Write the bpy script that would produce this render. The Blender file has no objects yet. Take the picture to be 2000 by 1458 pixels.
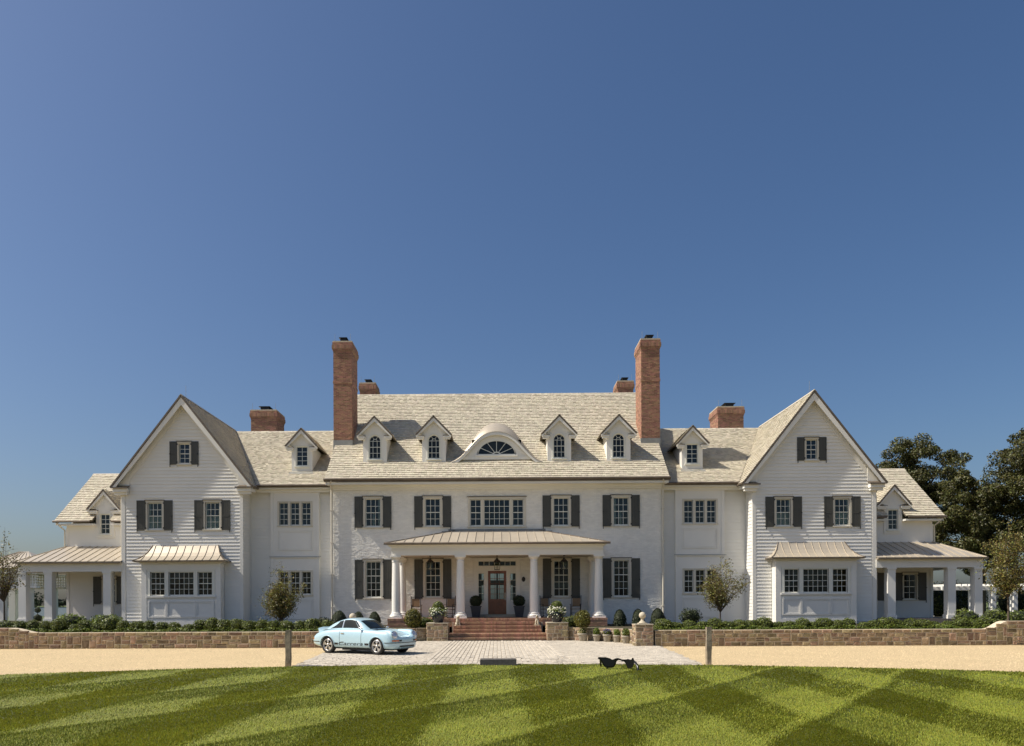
import bpy, bmesh, math, random
import numpy as np
from mathutils import Vector, Matrix, Quaternion
from mathutils.bvhtree import BVHTree
random.seed(7); rng = np.random.default_rng(11)
R = math.radians
SC = bpy.context.scene
COL = SC.collection

# ------------------------------------------------------------------ camera, sky, sun, exposure
cam_d = bpy.data.cameras.new('camera'); cam = bpy.data.objects.new('camera', cam_d); COL.objects.link(cam)
SC.camera = cam
cam_d.sensor_width = 36.0; cam_d.sensor_fit = 'HORIZONTAL'
cam_d.lens = 1500 / 2000 * 36
cam_d.shift_x = (1000 - 955.2) / 2000; cam_d.shift_y = (1178 - 729) / 2000
cam_d.clip_start = 0.1; cam_d.clip_end = 6000
CAMZ = 1.83
cam.matrix_world = (Matrix.Translation((0, 0, CAMZ)) @ Matrix.Rotation(R(0.61), 4, 'Z')
                    @ Matrix.Rotation(R(90), 4, 'X') @ Matrix.Rotation(R(-0.26), 4, 'Z'))

SUN_EL = R(50); SUN_AZ = R(8.0)          # azimuth measured forward of the facade plane, from the left
sdir = Vector((-math.cos(SUN_AZ) * math.cos(SUN_EL), -math.sin(SUN_AZ) * math.cos(SUN_EL), math.sin(SUN_EL)))
W = bpy.data.worlds.new('World'); SC.world = W; W.use_nodes = True
wn = W.node_tree.nodes; wl = W.node_tree.links; wn.clear()
sky = wn.new('ShaderNodeTexSky'); sky.sky_type = 'NISHITA'; sky.sun_disc = False
sky.sun_elevation = SUN_EL
sky.sun_rotation = math.atan2(sdir.x, sdir.y)
sky.altitude = 0; sky.air_density = 1.0; sky.dust_density = 2.6; sky.ozone_density = 4.0
bg = wn.new('ShaderNodeBackground'); bg.inputs['Strength'].default_value = 0.086
wo = wn.new('ShaderNodeOutputWorld')
hsv = wn.new('ShaderNodeHueSaturation'); hsv.inputs['Hue'].default_value = 0.503; hsv.inputs['Saturation'].default_value = 1.15; hsv.inputs['Value'].default_value = 1.0
wl.new(sky.outputs[0], hsv.inputs['Color']); wl.new(hsv.outputs[0], bg.inputs[0]); wl.new(bg.outputs[0], wo.inputs[0])
sd = bpy.data.lights.new('sun', 'SUN'); sd.energy = 5.0; sd.angle = R(0.53); sd.color = (1.0, 0.93, 0.82)
so = bpy.data.objects.new('sun', sd); COL.objects.link(so); so.location = (-30, 0, 40)
so.rotation_euler = sdir.to_track_quat('Z', 'Y').to_euler()
SC.view_settings.view_transform = 'Standard'; SC.view_settings.look = 'None'
SC.view_settings.exposure = 0.24; SC.view_settings.gamma = 1.0; SC.view_settings.use_curve_mapping = False
SC.render.engine = 'CYCLES'
SC.cycles.max_bounces = 8; SC.cycles.transparent_max_bounces = 8
SC.cycles.use_denoising = True
SC.cycles.caustics_reflective = False; SC.cycles.caustics_refractive = False

# ------------------------------------------------------------------ materials
MATS = {}
def nodemat(name):
    m = bpy.data.materials.new(name); m.use_nodes = True
    nt = m.node_tree; b = nt.nodes['Principled BSDF']
    MATS[name] = m
    return m, nt, b
def mat(name, col, rough=0.6, var=0.12, scale=6.0, bump=0.0, bscale=40.0, metal=0.0, spec=0.5, rand=None, hue=0.0,
        coat=0.0, fine=0.0, fscale=90.0, transl=None):
    """procedural base: colour * (noise variation) * (random per island or per object); bump from a second noise"""
    m, nt, b = nodemat(name); N = nt.nodes; L = nt.links
    b.inputs['Roughness'].default_value = rough; b.inputs['Metallic'].default_value = metal
    b.inputs['Specular IOR Level'].default_value = spec; b.inputs['Coat Weight'].default_value = coat
    tc = N.new('ShaderNodeTexCoord')
    no = N.new('ShaderNodeTexNoise'); no.inputs['Scale'].default_value = scale; no.inputs['Detail'].default_value = 5
    L.new(tc.outputs['Object'], no.inputs['Vector'])
    mr = N.new('ShaderNodeMapRange'); mr.inputs['From Min'].default_value = 0.25; mr.inputs['From Max'].default_value = 0.75
    mr.inputs['To Min'].default_value = 1 - var; mr.inputs['To Max'].default_value = 1 + var
    L.new(no.outputs['Fac'], mr.inputs['Value'])
    val = mr.outputs[0]
    if fine > 0:
        n2 = N.new('ShaderNodeTexNoise'); n2.inputs['Scale'].default_value = fscale; n2.inputs['Detail'].default_value = 3
        L.new(tc.outputs['Object'], n2.inputs['Vector'])
        m2 = N.new('ShaderNodeMapRange'); m2.inputs['From Min'].default_value = 0.25; m2.inputs['From Max'].default_value = 0.75
        m2.inputs['To Min'].default_value = 1 - fine; m2.inputs['To Max'].default_value = 1 + fine
        L.new(n2.outputs['Fac'], m2.inputs['Value'])
        mm = N.new('ShaderNodeMath'); mm.operation = 'MULTIPLY'; L.new(val, mm.inputs[0]); L.new(m2.outputs[0], mm.inputs[1]); val = mm.outputs[0]
    hs = N.new('ShaderNodeHueSaturation'); hs.inputs['Color'].default_value = (*col, 1)
    if rand:
        kind, amt = rand
        if kind == 'island':
            g = N.new('ShaderNodeNewGeometry'); rs = g.outputs['Random Per Island']
        else:
            g = N.new('ShaderNodeObjectInfo'); rs = g.outputs['Random']
        m3 = N.new('ShaderNodeMapRange'); m3.inputs['To Min'].default_value = 1 - amt; m3.inputs['To Max'].default_value = 1 + amt
        L.new(rs, m3.inputs['Value'])
        mm = N.new('ShaderNodeMath'); mm.operation = 'MULTIPLY'; L.new(val, mm.inputs[0]); L.new(m3.outputs[0], mm.inputs[1]); val = mm.outputs[0]
        if hue:
            wnz = N.new('ShaderNodeTexWhiteNoise'); wnz.noise_dimensions = '1D'; L.new(rs, wnz.inputs['W'])
            m4 = N.new('ShaderNodeMapRange'); m4.inputs['To Min'].default_value = 0.5 - hue; m4.inputs['To Max'].default_value = 0.5 + hue
            L.new(wnz.outputs['Value'], m4.inputs['Value']); L.new(m4.outputs[0], hs.inputs['Hue'])
    L.new(val, hs.inputs['Value'])
    L.new(hs.outputs[0], b.inputs['Base Color'])
    if bump > 0:
        n3 = N.new('ShaderNodeTexNoise'); n3.inputs['Scale'].default_value = bscale; n3.inputs['Detail'].default_value = 4
        L.new(tc.outputs['Object'], n3.inputs['Vector'])
        bp = N.new('ShaderNodeBump'); bp.inputs['Strength'].default_value = bump; bp.inputs['Distance'].default_value = 0.02
        L.new(n3.outputs['Fac'], bp.inputs['Height']); L.new(bp.outputs[0], b.inputs['Normal'])
    if transl:
        tr = N.new('ShaderNodeBsdfTranslucent'); mx = N.new('ShaderNodeMixShader'); mx.inputs[0].default_value = transl
        h2 = N.new('ShaderNodeHueSaturation'); h2.inputs['Hue'].default_value = 0.485; h2.inputs['Value'].default_value = 1.15
        L.new(hs.outputs[0], h2.inputs['Color']); L.new(h2.outputs[0], tr.inputs['Color'])
        L.new(b.outputs[0], mx.inputs[1]); L.new(tr.outputs[0], mx.inputs[2])
        L.new(mx.outputs[0], N['Material Output'].inputs['Surface'])
    return m
mat('white_paint', (0.83, 0.805, 0.74), 0.45, 0.045, 0.8, bump=0.02)
mat('siding_paint', (0.82, 0.80, 0.74), 0.5, 0.035, 0.9, rand=('object', 0.02))
mat('brick_paint', (0.86, 0.835, 0.77), 0.6, 0.06, 3.0, bump=0.25, bscale=30, rand=('island', 0.05))
mat('trim_paint', (0.66, 0.61, 0.50), 0.45, 0.04, 2.0)
mat('sash_paint', (0.78, 0.77, 0.68), 0.4, 0.03, 2.0)
mat('shutter_paint', (0.072, 0.070, 0.058), 0.45, 0.12, 3.0)
mat('iron', (0.012, 0.012, 0.012), 0.4, 0.1, 10)
mat('copper_trim', (0.17, 0.135, 0.10), 0.45, 0.25, 2.5, metal=0.3)
mat('cedar_shingle', (0.50, 0.45, 0.345), 0.75, 0.07, 0.5, rand=('island', 0.15), hue=0.012, fine=0.10, fscale=25)
mat('roof_deck', (0.10, 0.08, 0.06), 0.9, 0.1)
mat('zinc_roof', (0.50, 0.435, 0.34), 0.42, 0.07, 1.5, metal=0.25, rand=('object', 0.05))
mat('red_brick', (0.34, 0.180, 0.115), 0.8, 0.12, 8, bump=0.2, bscale=60, rand=('island', 0.32), hue=0.02)
mat('step_brick', (0.37, 0.215, 0.135), 0.8, 0.12, 8, bump=0.2, bscale=60, rand=('island', 0.28), hue=0.02)
mat('mortar', (0.46, 0.37, 0.28), 0.9, 0.12, 12, bump=0.2, bscale=60)
mat('wall_mortar', (0.58, 0.49, 0.36), 0.9, 0.15, 12, bump=0.3, bscale=60)
mat('fieldstone', (0.255, 0.185, 0.112), 0.85, 0.30, 7, bump=0.5, bscale=22, rand=('object', 0.45), hue=0.028, fine=0.12, fscale=50)
mat('granite', (0.27, 0.22, 0.15), 0.85, 0.40, 6, bump=0.6, bscale=35, fine=0.22, fscale=120)
mat('granite_dark', (0.10, 0.09, 0.08), 0.8, 0.25, 14, bump=0.6, bscale=45, fine=0.25, fscale=150)
mat('cast_stone', (0.50, 0.44, 0.33), 0.8, 0.15, 9, bump=0.25, bscale=60)
mat('lead', (0.30, 0.30, 0.28), 0.55, 0.15, 4, metal=0.3)
mat('mahogany', (0.22, 0.070, 0.030), 0.3, 0.25, 5, coat=0.3)
mat('oak_seat', (0.27, 0.17, 0.085), 0.6, 0.15, 20, bump=0.3, bscale=120)
mat('dark_wood', (0.022, 0.015, 0.012), 0.4, 0.2, 8)
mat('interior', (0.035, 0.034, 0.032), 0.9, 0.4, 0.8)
mat('curtain', (0.66, 0.70, 0.64), 0.9, 0.2, 3)
mat('porch_ceiling', (0.62, 0.56, 0.45), 0.6, 0.04, 2)
mat('gravel', (0.53, 0.405, 0.225), 0.95, 0.06, 0.5, bump=1.0, bscale=45, fine=0.16, fscale=14)
mat('pebble', (0.54, 0.42, 0.25), 0.9, 0.1, 2, rand=('island', 0.35), hue=0.01)
mat('bluestone', (0.17, 0.145, 0.125), 0.8, 0.15, 3, bump=0.1)
mat('paver', (0.50, 0.445, 0.36), 0.85, 0.10, 5, bump=0.35, bscale=50, rand=('island', 0.16))
mat('paver_big', (0.50, 0.445, 0.36), 0.85, 0.10, 5, bump=0.35, bscale=50, rand=('object', 0.16))
mat('paver_joint', (0.43, 0.375, 0.295), 0.95, 0.1, 20)
mat('soil', (0.055, 0.045, 0.022), 0.95, 0.3, 4, bump=0.5)
mat('turf', (0.060, 0.072, 0.008), 0.95, 0.2, 3, bump=0.6, bscale=60)
mat('far_field', (0.085, 0.11, 0.03), 0.95, 0.3, 0.05)
mat('grass_blade', (0.225, 0.248, 0.027), 0.6, 0.20, 0.6, rand=('island', 0.35), hue=0.025, spec=0.25, transl=0.28)
mat('boxwood_leaf', (0.110, 0.138, 0.020), 0.5, 0.2, 3, rand=('island', 0.55), hue=0.02, transl=0.2)
mat('conifer_leaf', (0.032, 0.045, 0.013), 0.6, 0.2, 3, rand=('island', 0.5), transl=0.1)
mat('gold_leaf', (0.13, 0.125, 0.014), 0.5, 0.3, 2, rand=('island', 0.5), hue=0.02, transl=0.25)
mat('fresh_leaf', (0.15, 0.20, 0.03), 0.5, 0.2, 3, rand=('island', 0.5), hue=0.02, transl=0.3)
mat('bronze_leaf', (0.170, 0.155, 0.038), 0.5, 0.35, 1.2, rand=('island', 0.55), hue=0.05, transl=0.25)
mat('oak_leaf', (0.078, 0.078, 0.017), 0.55, 0.35, 0.35, rand=('island', 0.6), hue=0.04, transl=0.2)
mat('petal', (0.78, 0.76, 0.62), 0.6, 0.1, 5, rand=('island', 0.2))
mat('violet_petal', (0.17, 0.13, 0.34), 0.6, 0.1, 5, rand=('island', 0.3))
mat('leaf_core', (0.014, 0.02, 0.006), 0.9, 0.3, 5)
mat('bark', (0.10, 0.075, 0.05), 0.9, 0.3, 12, bump=0.5, bscale=40)
mat('glazed_pot', (0.016, 0.017, 0.024), 0.25, 0.2, 5)
mat('lead_planter', (0.05, 0.053, 0.062), 0.5, 0.15, 5)
mat('clay_pot', (0.34, 0.30, 0.23), 0.85, 0.2, 7, bump=0.2)
mat('far_trees', (0.045, 0.060, 0.030), 0.9, 0.4, 0.15, rand=('island', 0.4))
mat('pergola_paint', (0.80, 0.78, 0.72), 0.5, 0.03, 2)
# car
mat('pale_blue_paint', (0.42, 0.60, 0.68), 0.30, 0.015, 1, coat=1.0)
mat('rubber', (0.014, 0.014, 0.014), 0.7, 0.1, 20)
mat('alloy', (0.62, 0.61, 0.58), 0.3, 0.06, 10, metal=0.85)
mat('chrome', (0.75, 0.75, 0.75), 0.12, 0.02, 5, metal=1.0)
mat('black_decal', (0.012, 0.012, 0.012), 0.5, 0.05, 5)
mat('white_decal', (0.8, 0.8, 0.78), 0.5, 0.03, 5)
mat('amber_lens', (0.62, 0.17, 0.02), 0.2, 0.08, 8, coat=0.5)
mat('red_lens', (0.35, 0.02, 0.015), 0.2, 0.08, 8, coat=0.5)
mat('lamp_lens', (0.50, 0.52, 0.60), 0.08, 0.15, 18, coat=1.0, metal=0.4)
mat('car_glass', (0.010, 0.014, 0.012), 0.06, 0.3, 3, spec=0.35)
mat('tan_leather', (0.30, 0.20, 0.10), 0.6, 0.1, 4)
mat('black_gloss', (0.008, 0.008, 0.009), 0.25, 0.1, 5)

def glassmat(name, tint, refl):
    m, nt, b = nodemat(name); N = nt.nodes; L = nt.links
    N.remove(b)
    tr = N.new('ShaderNodeBsdfTransparent'); tr.inputs[0].default_value = (*tint, 1)
    gl = N.new('ShaderNodeBsdfGlossy'); gl.inputs['Roughness'].default_value = 0.02
    tc = N.new('ShaderNodeTexCoord'); no = N.new('ShaderNodeTexNoise'); no.inputs['Scale'].default_value = 2.2
    L.new(tc.outputs['Object'], no.inputs['Vector'])
    bp = N.new('ShaderNodeBump'); bp.inputs['Strength'].default_value = 0.06; bp.inputs['Distance'].default_value = 0.05
    L.new(no.outputs['Fac'], bp.inputs['Height']); L.new(bp.outputs[0], gl.inputs['Normal'])
    fr = N.new('ShaderNodeFresnel'); fr.inputs[0].default_value = refl
    mx = N.new('ShaderNodeMixShader'); L.new(fr.outputs[0], mx.inputs[0]); L.new(tr.outputs[0], mx.inputs[1]); L.new(gl.outputs[0], mx.inputs[2])
    L.new(mx.outputs[0], N['Material Output'].inputs['Surface'])
    return m
glassmat('window_glass', (0.72, 0.78, 0.78), 1.52)
glassmat('lantern_glass', (0.92, 0.92, 0.88), 1.5)
m, nt, b = nodemat('water')
b.inputs['Base Color'].default_value = (0.03, 0.05, 0.07, 1); b.inputs['Roughness'].default_value = 0.12
_no = nt.nodes.new('ShaderNodeTexNoise'); _no.inputs['Scale'].default_value = 0.8; _no.inputs['Detail'].default_value = 4
_tc = nt.nodes.new('ShaderNodeTexCoord'); nt.links.new(_tc.outputs['Object'], _no.inputs['Vector'])
_bp = nt.nodes.new('ShaderNodeBump'); _bp.inputs['Strength'].default_value = 0.3; _bp.inputs['Distance'].default_value = 0.2
nt.links.new(_no.outputs['Fac'], _bp.inputs['Height']); nt.links.new(_bp.outputs[0], b.inputs['Normal'])

# ------------------------------------------------------------------ mesh helpers
def link_mesh(name, me, m=None, parent=None, loc=None):
    o = bpy.data.objects.new(name, me); COL.objects.link(o)
    if m is not None and len(me.materials) == 0:
        me.materials.append(MATS[m])
    if parent is not None:
        o.parent = parent
        if parent.type == 'EMPTY' and parent.get('wc'):
            o.matrix_parent_inverse = Matrix.Translation(-Vector(parent.location))
    if loc is not None: o.location = loc
    return o
class MB:
    """collects shapes; build() links them as ONE mesh object. mx=-1 mirrors in X"""
    def __init__(s, mx=1): s.v = []; s.f = []; s.mx = mx; s.sm = []
    def add(s, vs, fs, smooth=False):
        n = len(s.v)
        for p in vs: s.v.append((p[0] * s.mx, p[1], p[2]))
        for f in fs:
            f = [i + n for i in f]
            s.f.append(f[::-1] if s.mx < 0 else f); s.sm.append(smooth)
        return s
    def box(s, x0, x1, y0, y1, z0, z1):
        return s.add([(x0,y0,z0),(x1,y0,z0),(x1,y1,z0),(x0,y1,z0),(x0,y0,z1),(x1,y0,z1),(x1,y1,z1),(x0,y1,z1)],
                     [(0,3,2,1),(4,5,6,7),(0,1,5,4),(1,2,6,5),(2,3,7,6),(3,0,4,7)])
    def poly(s, pts): return s.add(pts, [tuple(range(len(pts)))])
    def prism(s, pts, vec):
        n = len(pts); q = [(p[0]+vec[0], p[1]+vec[1], p[2]+vec[2]) for p in pts]
        fs = [tuple(range(n))[::-1], tuple(range(n, 2*n))] + [(i, (i+1) % n, n+(i+1) % n, n+i) for i in range(n)]
        return s.add(list(pts) + q, fs)
    def bar(s, a, b, w, h, up=(0,0,1)):
        a = Vector(a); b = Vector(b); d = (b-a).normalized(); u = Vector(up)
        if abs(d.dot(u)) > 0.98: u = Vector((0,1,0))
        r = d.cross(u).normalized() * (w/2); t = r.cross(d).normalized() * (h/2)
        vs = [a-r-t, a+r-t, a+r+t, a-r+t, b-r-t, b+r-t, b+r+t, b-r+t]
        return s.add([tuple(p) for p in vs], [(0,1,2,3),(7,6,5,4),(0,4,5,1),(1,5,6,2),(2,6,7,3),(3,7,4,0)])
    def tube(s, pts, r, n=8, cap=True):
        pts = [Vector(p) for p in pts]; rs = r if isinstance(r, (list, tuple)) else [r]*len(pts)
        rings = []; prev = None
        for i, p in enumerate(pts):
            d = (pts[min(i+1, len(pts)-1)] - pts[max(i-1, 0)]).normalized()
            u = Vector((0,0,1)) if abs(d.z) < 0.9 else Vector((0,1,0))
            a = d.cross(u).normalized(); b_ = a.cross(d).normalized()
            rings.append([tuple(p + (a*math.cos(t)+b_*math.sin(t))*rs[i]) for t in [2*math.pi*k/n for k in range(n)]])
        vs = [q for ring in rings for q in ring]; fs = []
        for i in range(len(pts)-1):
            for k in range(n):
                fs.append((i*n+k, i*n+(k+1) % n, (i+1)*n+(k+1) % n, (i+1)*n+k))
        s.add(vs, fs, True)
        if cap:
            s.add(rings[0], [tuple(range(n))[::-1]]); s.add(rings[-1], [tuple(range(n))])
        return s
    def lathe(s, prof, c=(0,0,0), n=20, smooth=True):
        """prof: (radius, z) list from bottom to top"""
        vs = []; fs = []
        for r_, z in prof:
            for k in range(n):
                t = 2*math.pi*k/n; vs.append((c[0]+r_*math.cos(t), c[1]+r_*math.sin(t), c[2]+z))
        for i in range(len(prof)-1):
            for k in range(n): fs.append((i*n+k, i*n+(k+1) % n, (i+1)*n+(k+1) % n, (i+1)*n+k))
        s.add(vs, fs, smooth)
        s.add(vs[:n], [tuple(range(n))[::-1]]); s.add(vs[-n:], [tuple(range(n))])
        return s
    def mesh(s, name='m'):
        me = bpy.data.meshes.new(name); me.from_pydata(s.v, [], s.f)
        if any(s.sm): me.polygons.foreach_set('use_smooth', s.sm)
        me.update(); return me
    def build(s, name, m, parent=None, label=None, kind=None, loc=None):
        o = link_mesh(name, s.mesh(name), m, parent, loc)
        if label: o['label'] = label
        if kind: o['kind'] = kind
        return o
def thing(name, label, cat, loc=(0,0,0), group=None, wc=False, rz=0.0):
    o = bpy.data.objects.new(name, None); COL.objects.link(o); o.location = loc; o.rotation_euler = (0, 0, rz)
    o.empty_display_size = 0.2
    o['label'] = label; o['category'] = cat
    if group: o['group'] = group
    if wc: o['wc'] = 1
    return o
def tag(o, label, cat, group=None):
    o['label'] = label; o['category'] = cat
    if group: o['group'] = group
    return o
def struct(o): o['kind'] = 'structure'; return o
def dup(o, loc, rz=0.0, sc=None, label=None, group=None):
    r = o.copy(); COL.objects.link(r); r.location = loc; r.rotation_euler = (0, 0, rz)
    if sc: r.scale = sc if isinstance(sc, tuple) else (sc, sc, sc)
    if label: r['label'] = label
    if group: r['group'] = group
    for ch in o.children:
        c = ch.copy(); COL.objects.link(c); c.parent = r; c.matrix_parent_inverse = ch.matrix_parent_inverse.copy()
        for g in ch.children:
            d = g.copy(); COL.objects.link(d); d.parent = c; d.matrix_parent_inverse = g.matrix_parent_inverse.copy()
    return r
def np_mesh(name, V, F, mat_name, smooth=False):
    """V (n,3), F (m,k) numpy arrays -> mesh"""
    me = bpy.data.meshes.new(name); k = F.shape[1]
    me.vertices.add(len(V)); me.vertices.foreach_set('co', np.ascontiguousarray(V, np.float32).ravel())
    me.loops.add(F.size); me.loops.foreach_set('vertex_index', np.ascontiguousarray(F, np.int32).ravel())
    me.polygons.add(len(F)); me.polygons.foreach_set('loop_start', np.arange(0, F.size, k, dtype=np.int32))
    me.polygons.foreach_set('loop_total', np.full(len(F), k, np.int32))
    me.update(calc_edges=True)
    if mat_name: me.materials.append(MATS[mat_name])
    return me
def leaf_arrays(P, size, out=None, flat=0.0, aspect=0.55):
    """rhombus leaves at points P (n,3); out = preferred normal directions"""
    n = len(P); nrm = rng.normal(size=(n, 3))
    if out is not None: nrm = nrm * 0.75 + out
    nrm[:, 2] += flat
    nrm /= np.linalg.norm(nrm, axis=1, keepdims=True) + 1e-9
    a = rng.normal(size=(n, 3)); a -= nrm * (a*nrm).sum(1, keepdims=True); a /= np.linalg.norm(a, axis=1, keepdims=True) + 1e-9
    b = np.cross(nrm, a); sz = size * rng.uniform(0.6, 1.35, (n, 1))
    V = np.empty((n, 4, 3)); V[:, 0] = P - a*sz; V[:, 1] = P + b*sz*aspect; V[:, 2] = P + a*sz; V[:, 3] = P - b*sz*aspect
    F = np.arange(n*4).reshape(n, 4)
    return V.reshape(-1, 3), F
def blob_points(n, r, shell=0.75, lump=0.12, k=9):
    d = rng.normal(size=(n, 3)); d /= np.linalg.norm(d, axis=1, keepdims=True)
    c = rng.normal(size=(k, 3)); c /= np.linalg.norm(c, axis=1, keepdims=True)
    w = np.exp(3*(d @ c.T - 1)).max(1); rad = (1 - lump) + 2*lump*w
    t = shell + (1-shell)*rng.random(n)
    P = d * (rad*t)[:, None] * np.array(r)
    return P, d

# ================================================================== ground, lawn, drive, paving
LAWN_C = (0.0, -8.3); LAWN_R = 31.0
o = MB().poly([(-900,-60,-0.03),(900,-60,-0.03),(900,1500,-0.03),(-900,1500,-0.03)]).build('ground', 'far_field'); struct(o)
o = MB().poly([(-60,-30,-0.012),(60,-30,-0.012),(60,33.5,-0.012),(-60,33.5,-0.012)]).build('gravel_drive', 'gravel'); struct(o)
pts = [(LAWN_C[0]+LAWN_R*math.cos(t), LAWN_C[1]+LAWN_R*math.sin(t), 0.012) for t in np.linspace(0, 2*math.pi, 160, endpoint=False)]
o = MB().poly(pts).build('lawn', 'turf'); struct(o)
o = MB().poly([(-420,125,0.0),(-38,125,0.0),(-60,560,0.0),(-620,560,0.0)]).build('water', 'water'); struct(o)

# grass blades of the mown lawn: each blade leans the way the mower went over it
def lean_at(X, Y):
    """signed lean from two mowing directions: straight at the house, and on the diagonal"""
    ph = (X + 1.03) / 1.48
    wB = np.tanh(5.0*np.sin(math.pi*(ph+1.0)))                            # -1 leans from the camera (light), +1 towards it (dark)
    d = np.array([math.sin(R(35)), math.cos(R(35))]); nrm = np.array([d[1], -d[0]])
    q = X*nrm[0] + Y*nrm[1] + 0.05*np.sin(Y*0.7) + 5.75
    u = (q + 1.5) % 3.0 - 1.5                                             # distance to the wheel track between two diagonal passes
    wA = 0.75*np.tanh(5.0*np.sin(math.pi*q/1.5)) + 1.3*(np.exp(-((u-0.13)/0.11)**2) - np.exp(-((u+0.13)/0.11)**2))
    return wB, wA, d
def grass_patch(n, y0, y1, hgt, wid, xpad):
    Y = y0 + (y1-y0)*rng.random(n); half = Y*0.72*1.0 + xpad
    X = (rng.random(n)*2-1)*half
    keep = (X-LAWN_C[0])**2 + (Y-LAWN_C[1])**2 < (LAWN_R-0.02 + rng.normal(size=n)*0.02)**2
    X, Y = X[keep], Y[keep]; n = len(X)
    Xj = X + rng.normal(size=n)*0.05; Yj = Y + rng.normal(size=n)*0.05
    wB, wA, d = lean_at(Xj, Yj)
    lx = -0.60*wA*d[0] + rng.normal(size=n)*0.40
    ly = -0.80*wB - 0.55*wA*d[1] + rng.normal(size=n)*0.40
    h = hgt*rng.uniform(0.6, 1.3, n)
    l = np.sqrt(lx**2 + ly**2 + 1)
    tip = np.stack([X + lx/l*h, Y + ly/l*h, 0.012 + h/l], 1)
    ang = np.arctan2(ly, lx) + math.pi/2 + rng.normal(size=n)*0.5       # blade width across its lean
    wv = np.stack([np.cos(ang), np.sin(ang), np.zeros(n)], 1) * (wid*rng.uniform(0.7, 1.3, n))[:, None]
    base = np.stack([X, Y, np.full(n, 0.008)], 1)
    midp = base*0.45 + tip*0.55; midp[:, 2] += h*0.10
    V = np.stack([base - wv, base + wv, midp + wv*0.8, midp - wv*0.8, tip], 1).reshape(-1, 3)
    i = np.arange(n)*5
    F = np.concatenate([np.stack([i, i+1, i+2], 1), np.stack([i, i+2, i+3], 1), np.stack([i+3, i+2, i+4], 1)])
    return V, F
VS = []; FS = []; off = 0
for (n, y0, y1, hg, wd, xp) in [(230000, 8.6, 12.0, 0.034, 0.0048, 1.5), (200000, 12.0, 16.0, 0.034, 0.0062, 1.5), (150000, 16.0, 23.0, 0.036, 0.009, 1.0)]:
    V, F = grass_patch(n, y0, y1, hg, wd, xp); VS.append(V); FS.append(F + off); off += len(V)
o = link_mesh('lawn_grass', np_mesh('lawn_grass', np.concatenate(VS), np.concatenate(FS), 'grass_blade'))
o['kind'] = 'stuff'; o['label'] = 'short striped turf of the mown lawn'; o['category'] = 'grass'

# loose stones on the gravel
n = 42000; Y = rng.uniform(19.5, 31.9, n); X = rng.uniform(-19, 19, n)
k = ((X-LAWN_C[0])**2 + (Y-LAWN_C[1])**2 > (LAWN_R+0.03)**2) & (np.abs(X) > 6.1 + (Y-22.3)*0.085); X, Y = X[k], Y[k]; n = len(X)
sz_ = rng.uniform(0.008, 0.022, n); a = rng.random(n)*6.28
ctr = np.stack([X, Y, np.full(n, -0.012)], 1)
V = np.stack([ctr + np.stack([np.cos(a+q)*sz_, np.sin(a+q)*sz_, np.zeros(n)], 1) for q in (0, 2.1, 4.2)] + [ctr + np.stack([np.zeros(n), np.zeros(n), sz_*0.9], 1)], 1).reshape(-1, 3)
i = np.arange(n)*4; F = np.concatenate([np.stack([i, i+1, i+3], 1), np.stack([i+1, i+2, i+3], 1), np.stack([i+2, i, i+3], 1)])
o = link_mesh('gravel_stones', np_mesh('gravel_stones', V, F, 'pebble')); o['kind'] = 'stuff'; o['label'] = 'loose tan stones scattered over the gravel drive'; o['category'] = 'gravel'

# granite sett forecourt: the setts that show largest are single pieces, the rest one part
forecourt = MB().poly([(-5.95,22.3,0.004),(5.95,22.3,0.004),(6.75,32.2,0.004),(5.4,36.8,0.004),(-5.4,36.8,0.004),(-6.75,32.2,0.004)]).build('paved_forecourt', 'paver_joint')
struct(forecourt)
def in_court(x, y):
    hw = 5.95 + (y-22.3)*0.081 if y < 32.2 else 6.75 - (y-32.2)*0.29
    return abs(x) < hw - 0.05 and 22.35 < y < 36.75 and (x*x + (y-LAWN_C[1])**2) > (LAWN_R+0.05)**2
setts = []
y = 22.4
while y < 36.8:                                    # flanks: rows laid across
    rh = 0.135
    x = -7 + random.random()*0.2
    while x < 7:
        w = random.uniform(0.19, 0.30)
        if abs(x + w/2) > 2.3 + 0.0 and in_court(x + w/2, y + rh/2): setts.append((x, y, w, rh))
        x += w
    y += rh
x = -2.28
while x < 2.25:                                    # centre: rows laid towards the door
    y = 22.4 + random.random()*0.25
    while y < 36.7:
        l = random.uniform(0.22, 0.36)
        if in_court(x + 0.08, y + l/2): setts.append((x, y, 0.152, l))
        y += l
    x += 0.152
setts.sort(key=lambda q: -(q[2]*q[3]) / (q[1]**3))
def sett_geo(w, l, h, j):
    g = 0.008; b = 0.014
    q = lambda: random.uniform(-j, j)
    bot = [(g, g, 0), (w-g, g, 0), (w-g, l-g, 0), (g, l-g, 0)]
    top = [(g+b+q(), g+b+q(), h+q()*0.4), (w-g-b+q(), g+b+q(), h+q()*0.4), (w-g-b+q(), l-g-b+q(), h+q()*0.4), (g+b+q(), l-g-b+q(), h+q()*0.4)]
    return bot + top, [(4,5,6,7),(0,1,5,4),(1,2,6,5),(2,3,7,6),(3,0,4,7)]
PROT = []
for k in range(12):
    mb = MB(); vs, fs = sett_geo(1.0, 1.0, 0.02, 0.03); mb.add([(v[0], v[1], v[2]) for v in vs], fs)
    me = mb.mesh('sett'); me.materials.append(MATS['paver_big']); PROT.append(me)
for (x, y, w, l) in setts[:300]:
    o = bpy.data.objects.new('paving_sett', random.choice(PROT)); COL.objects.link(o); o.parent = forecourt
    o.location = (x, y, 0.002); o.scale = (w-0.004, l-0.004, 1.0)
mb = MB()
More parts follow.
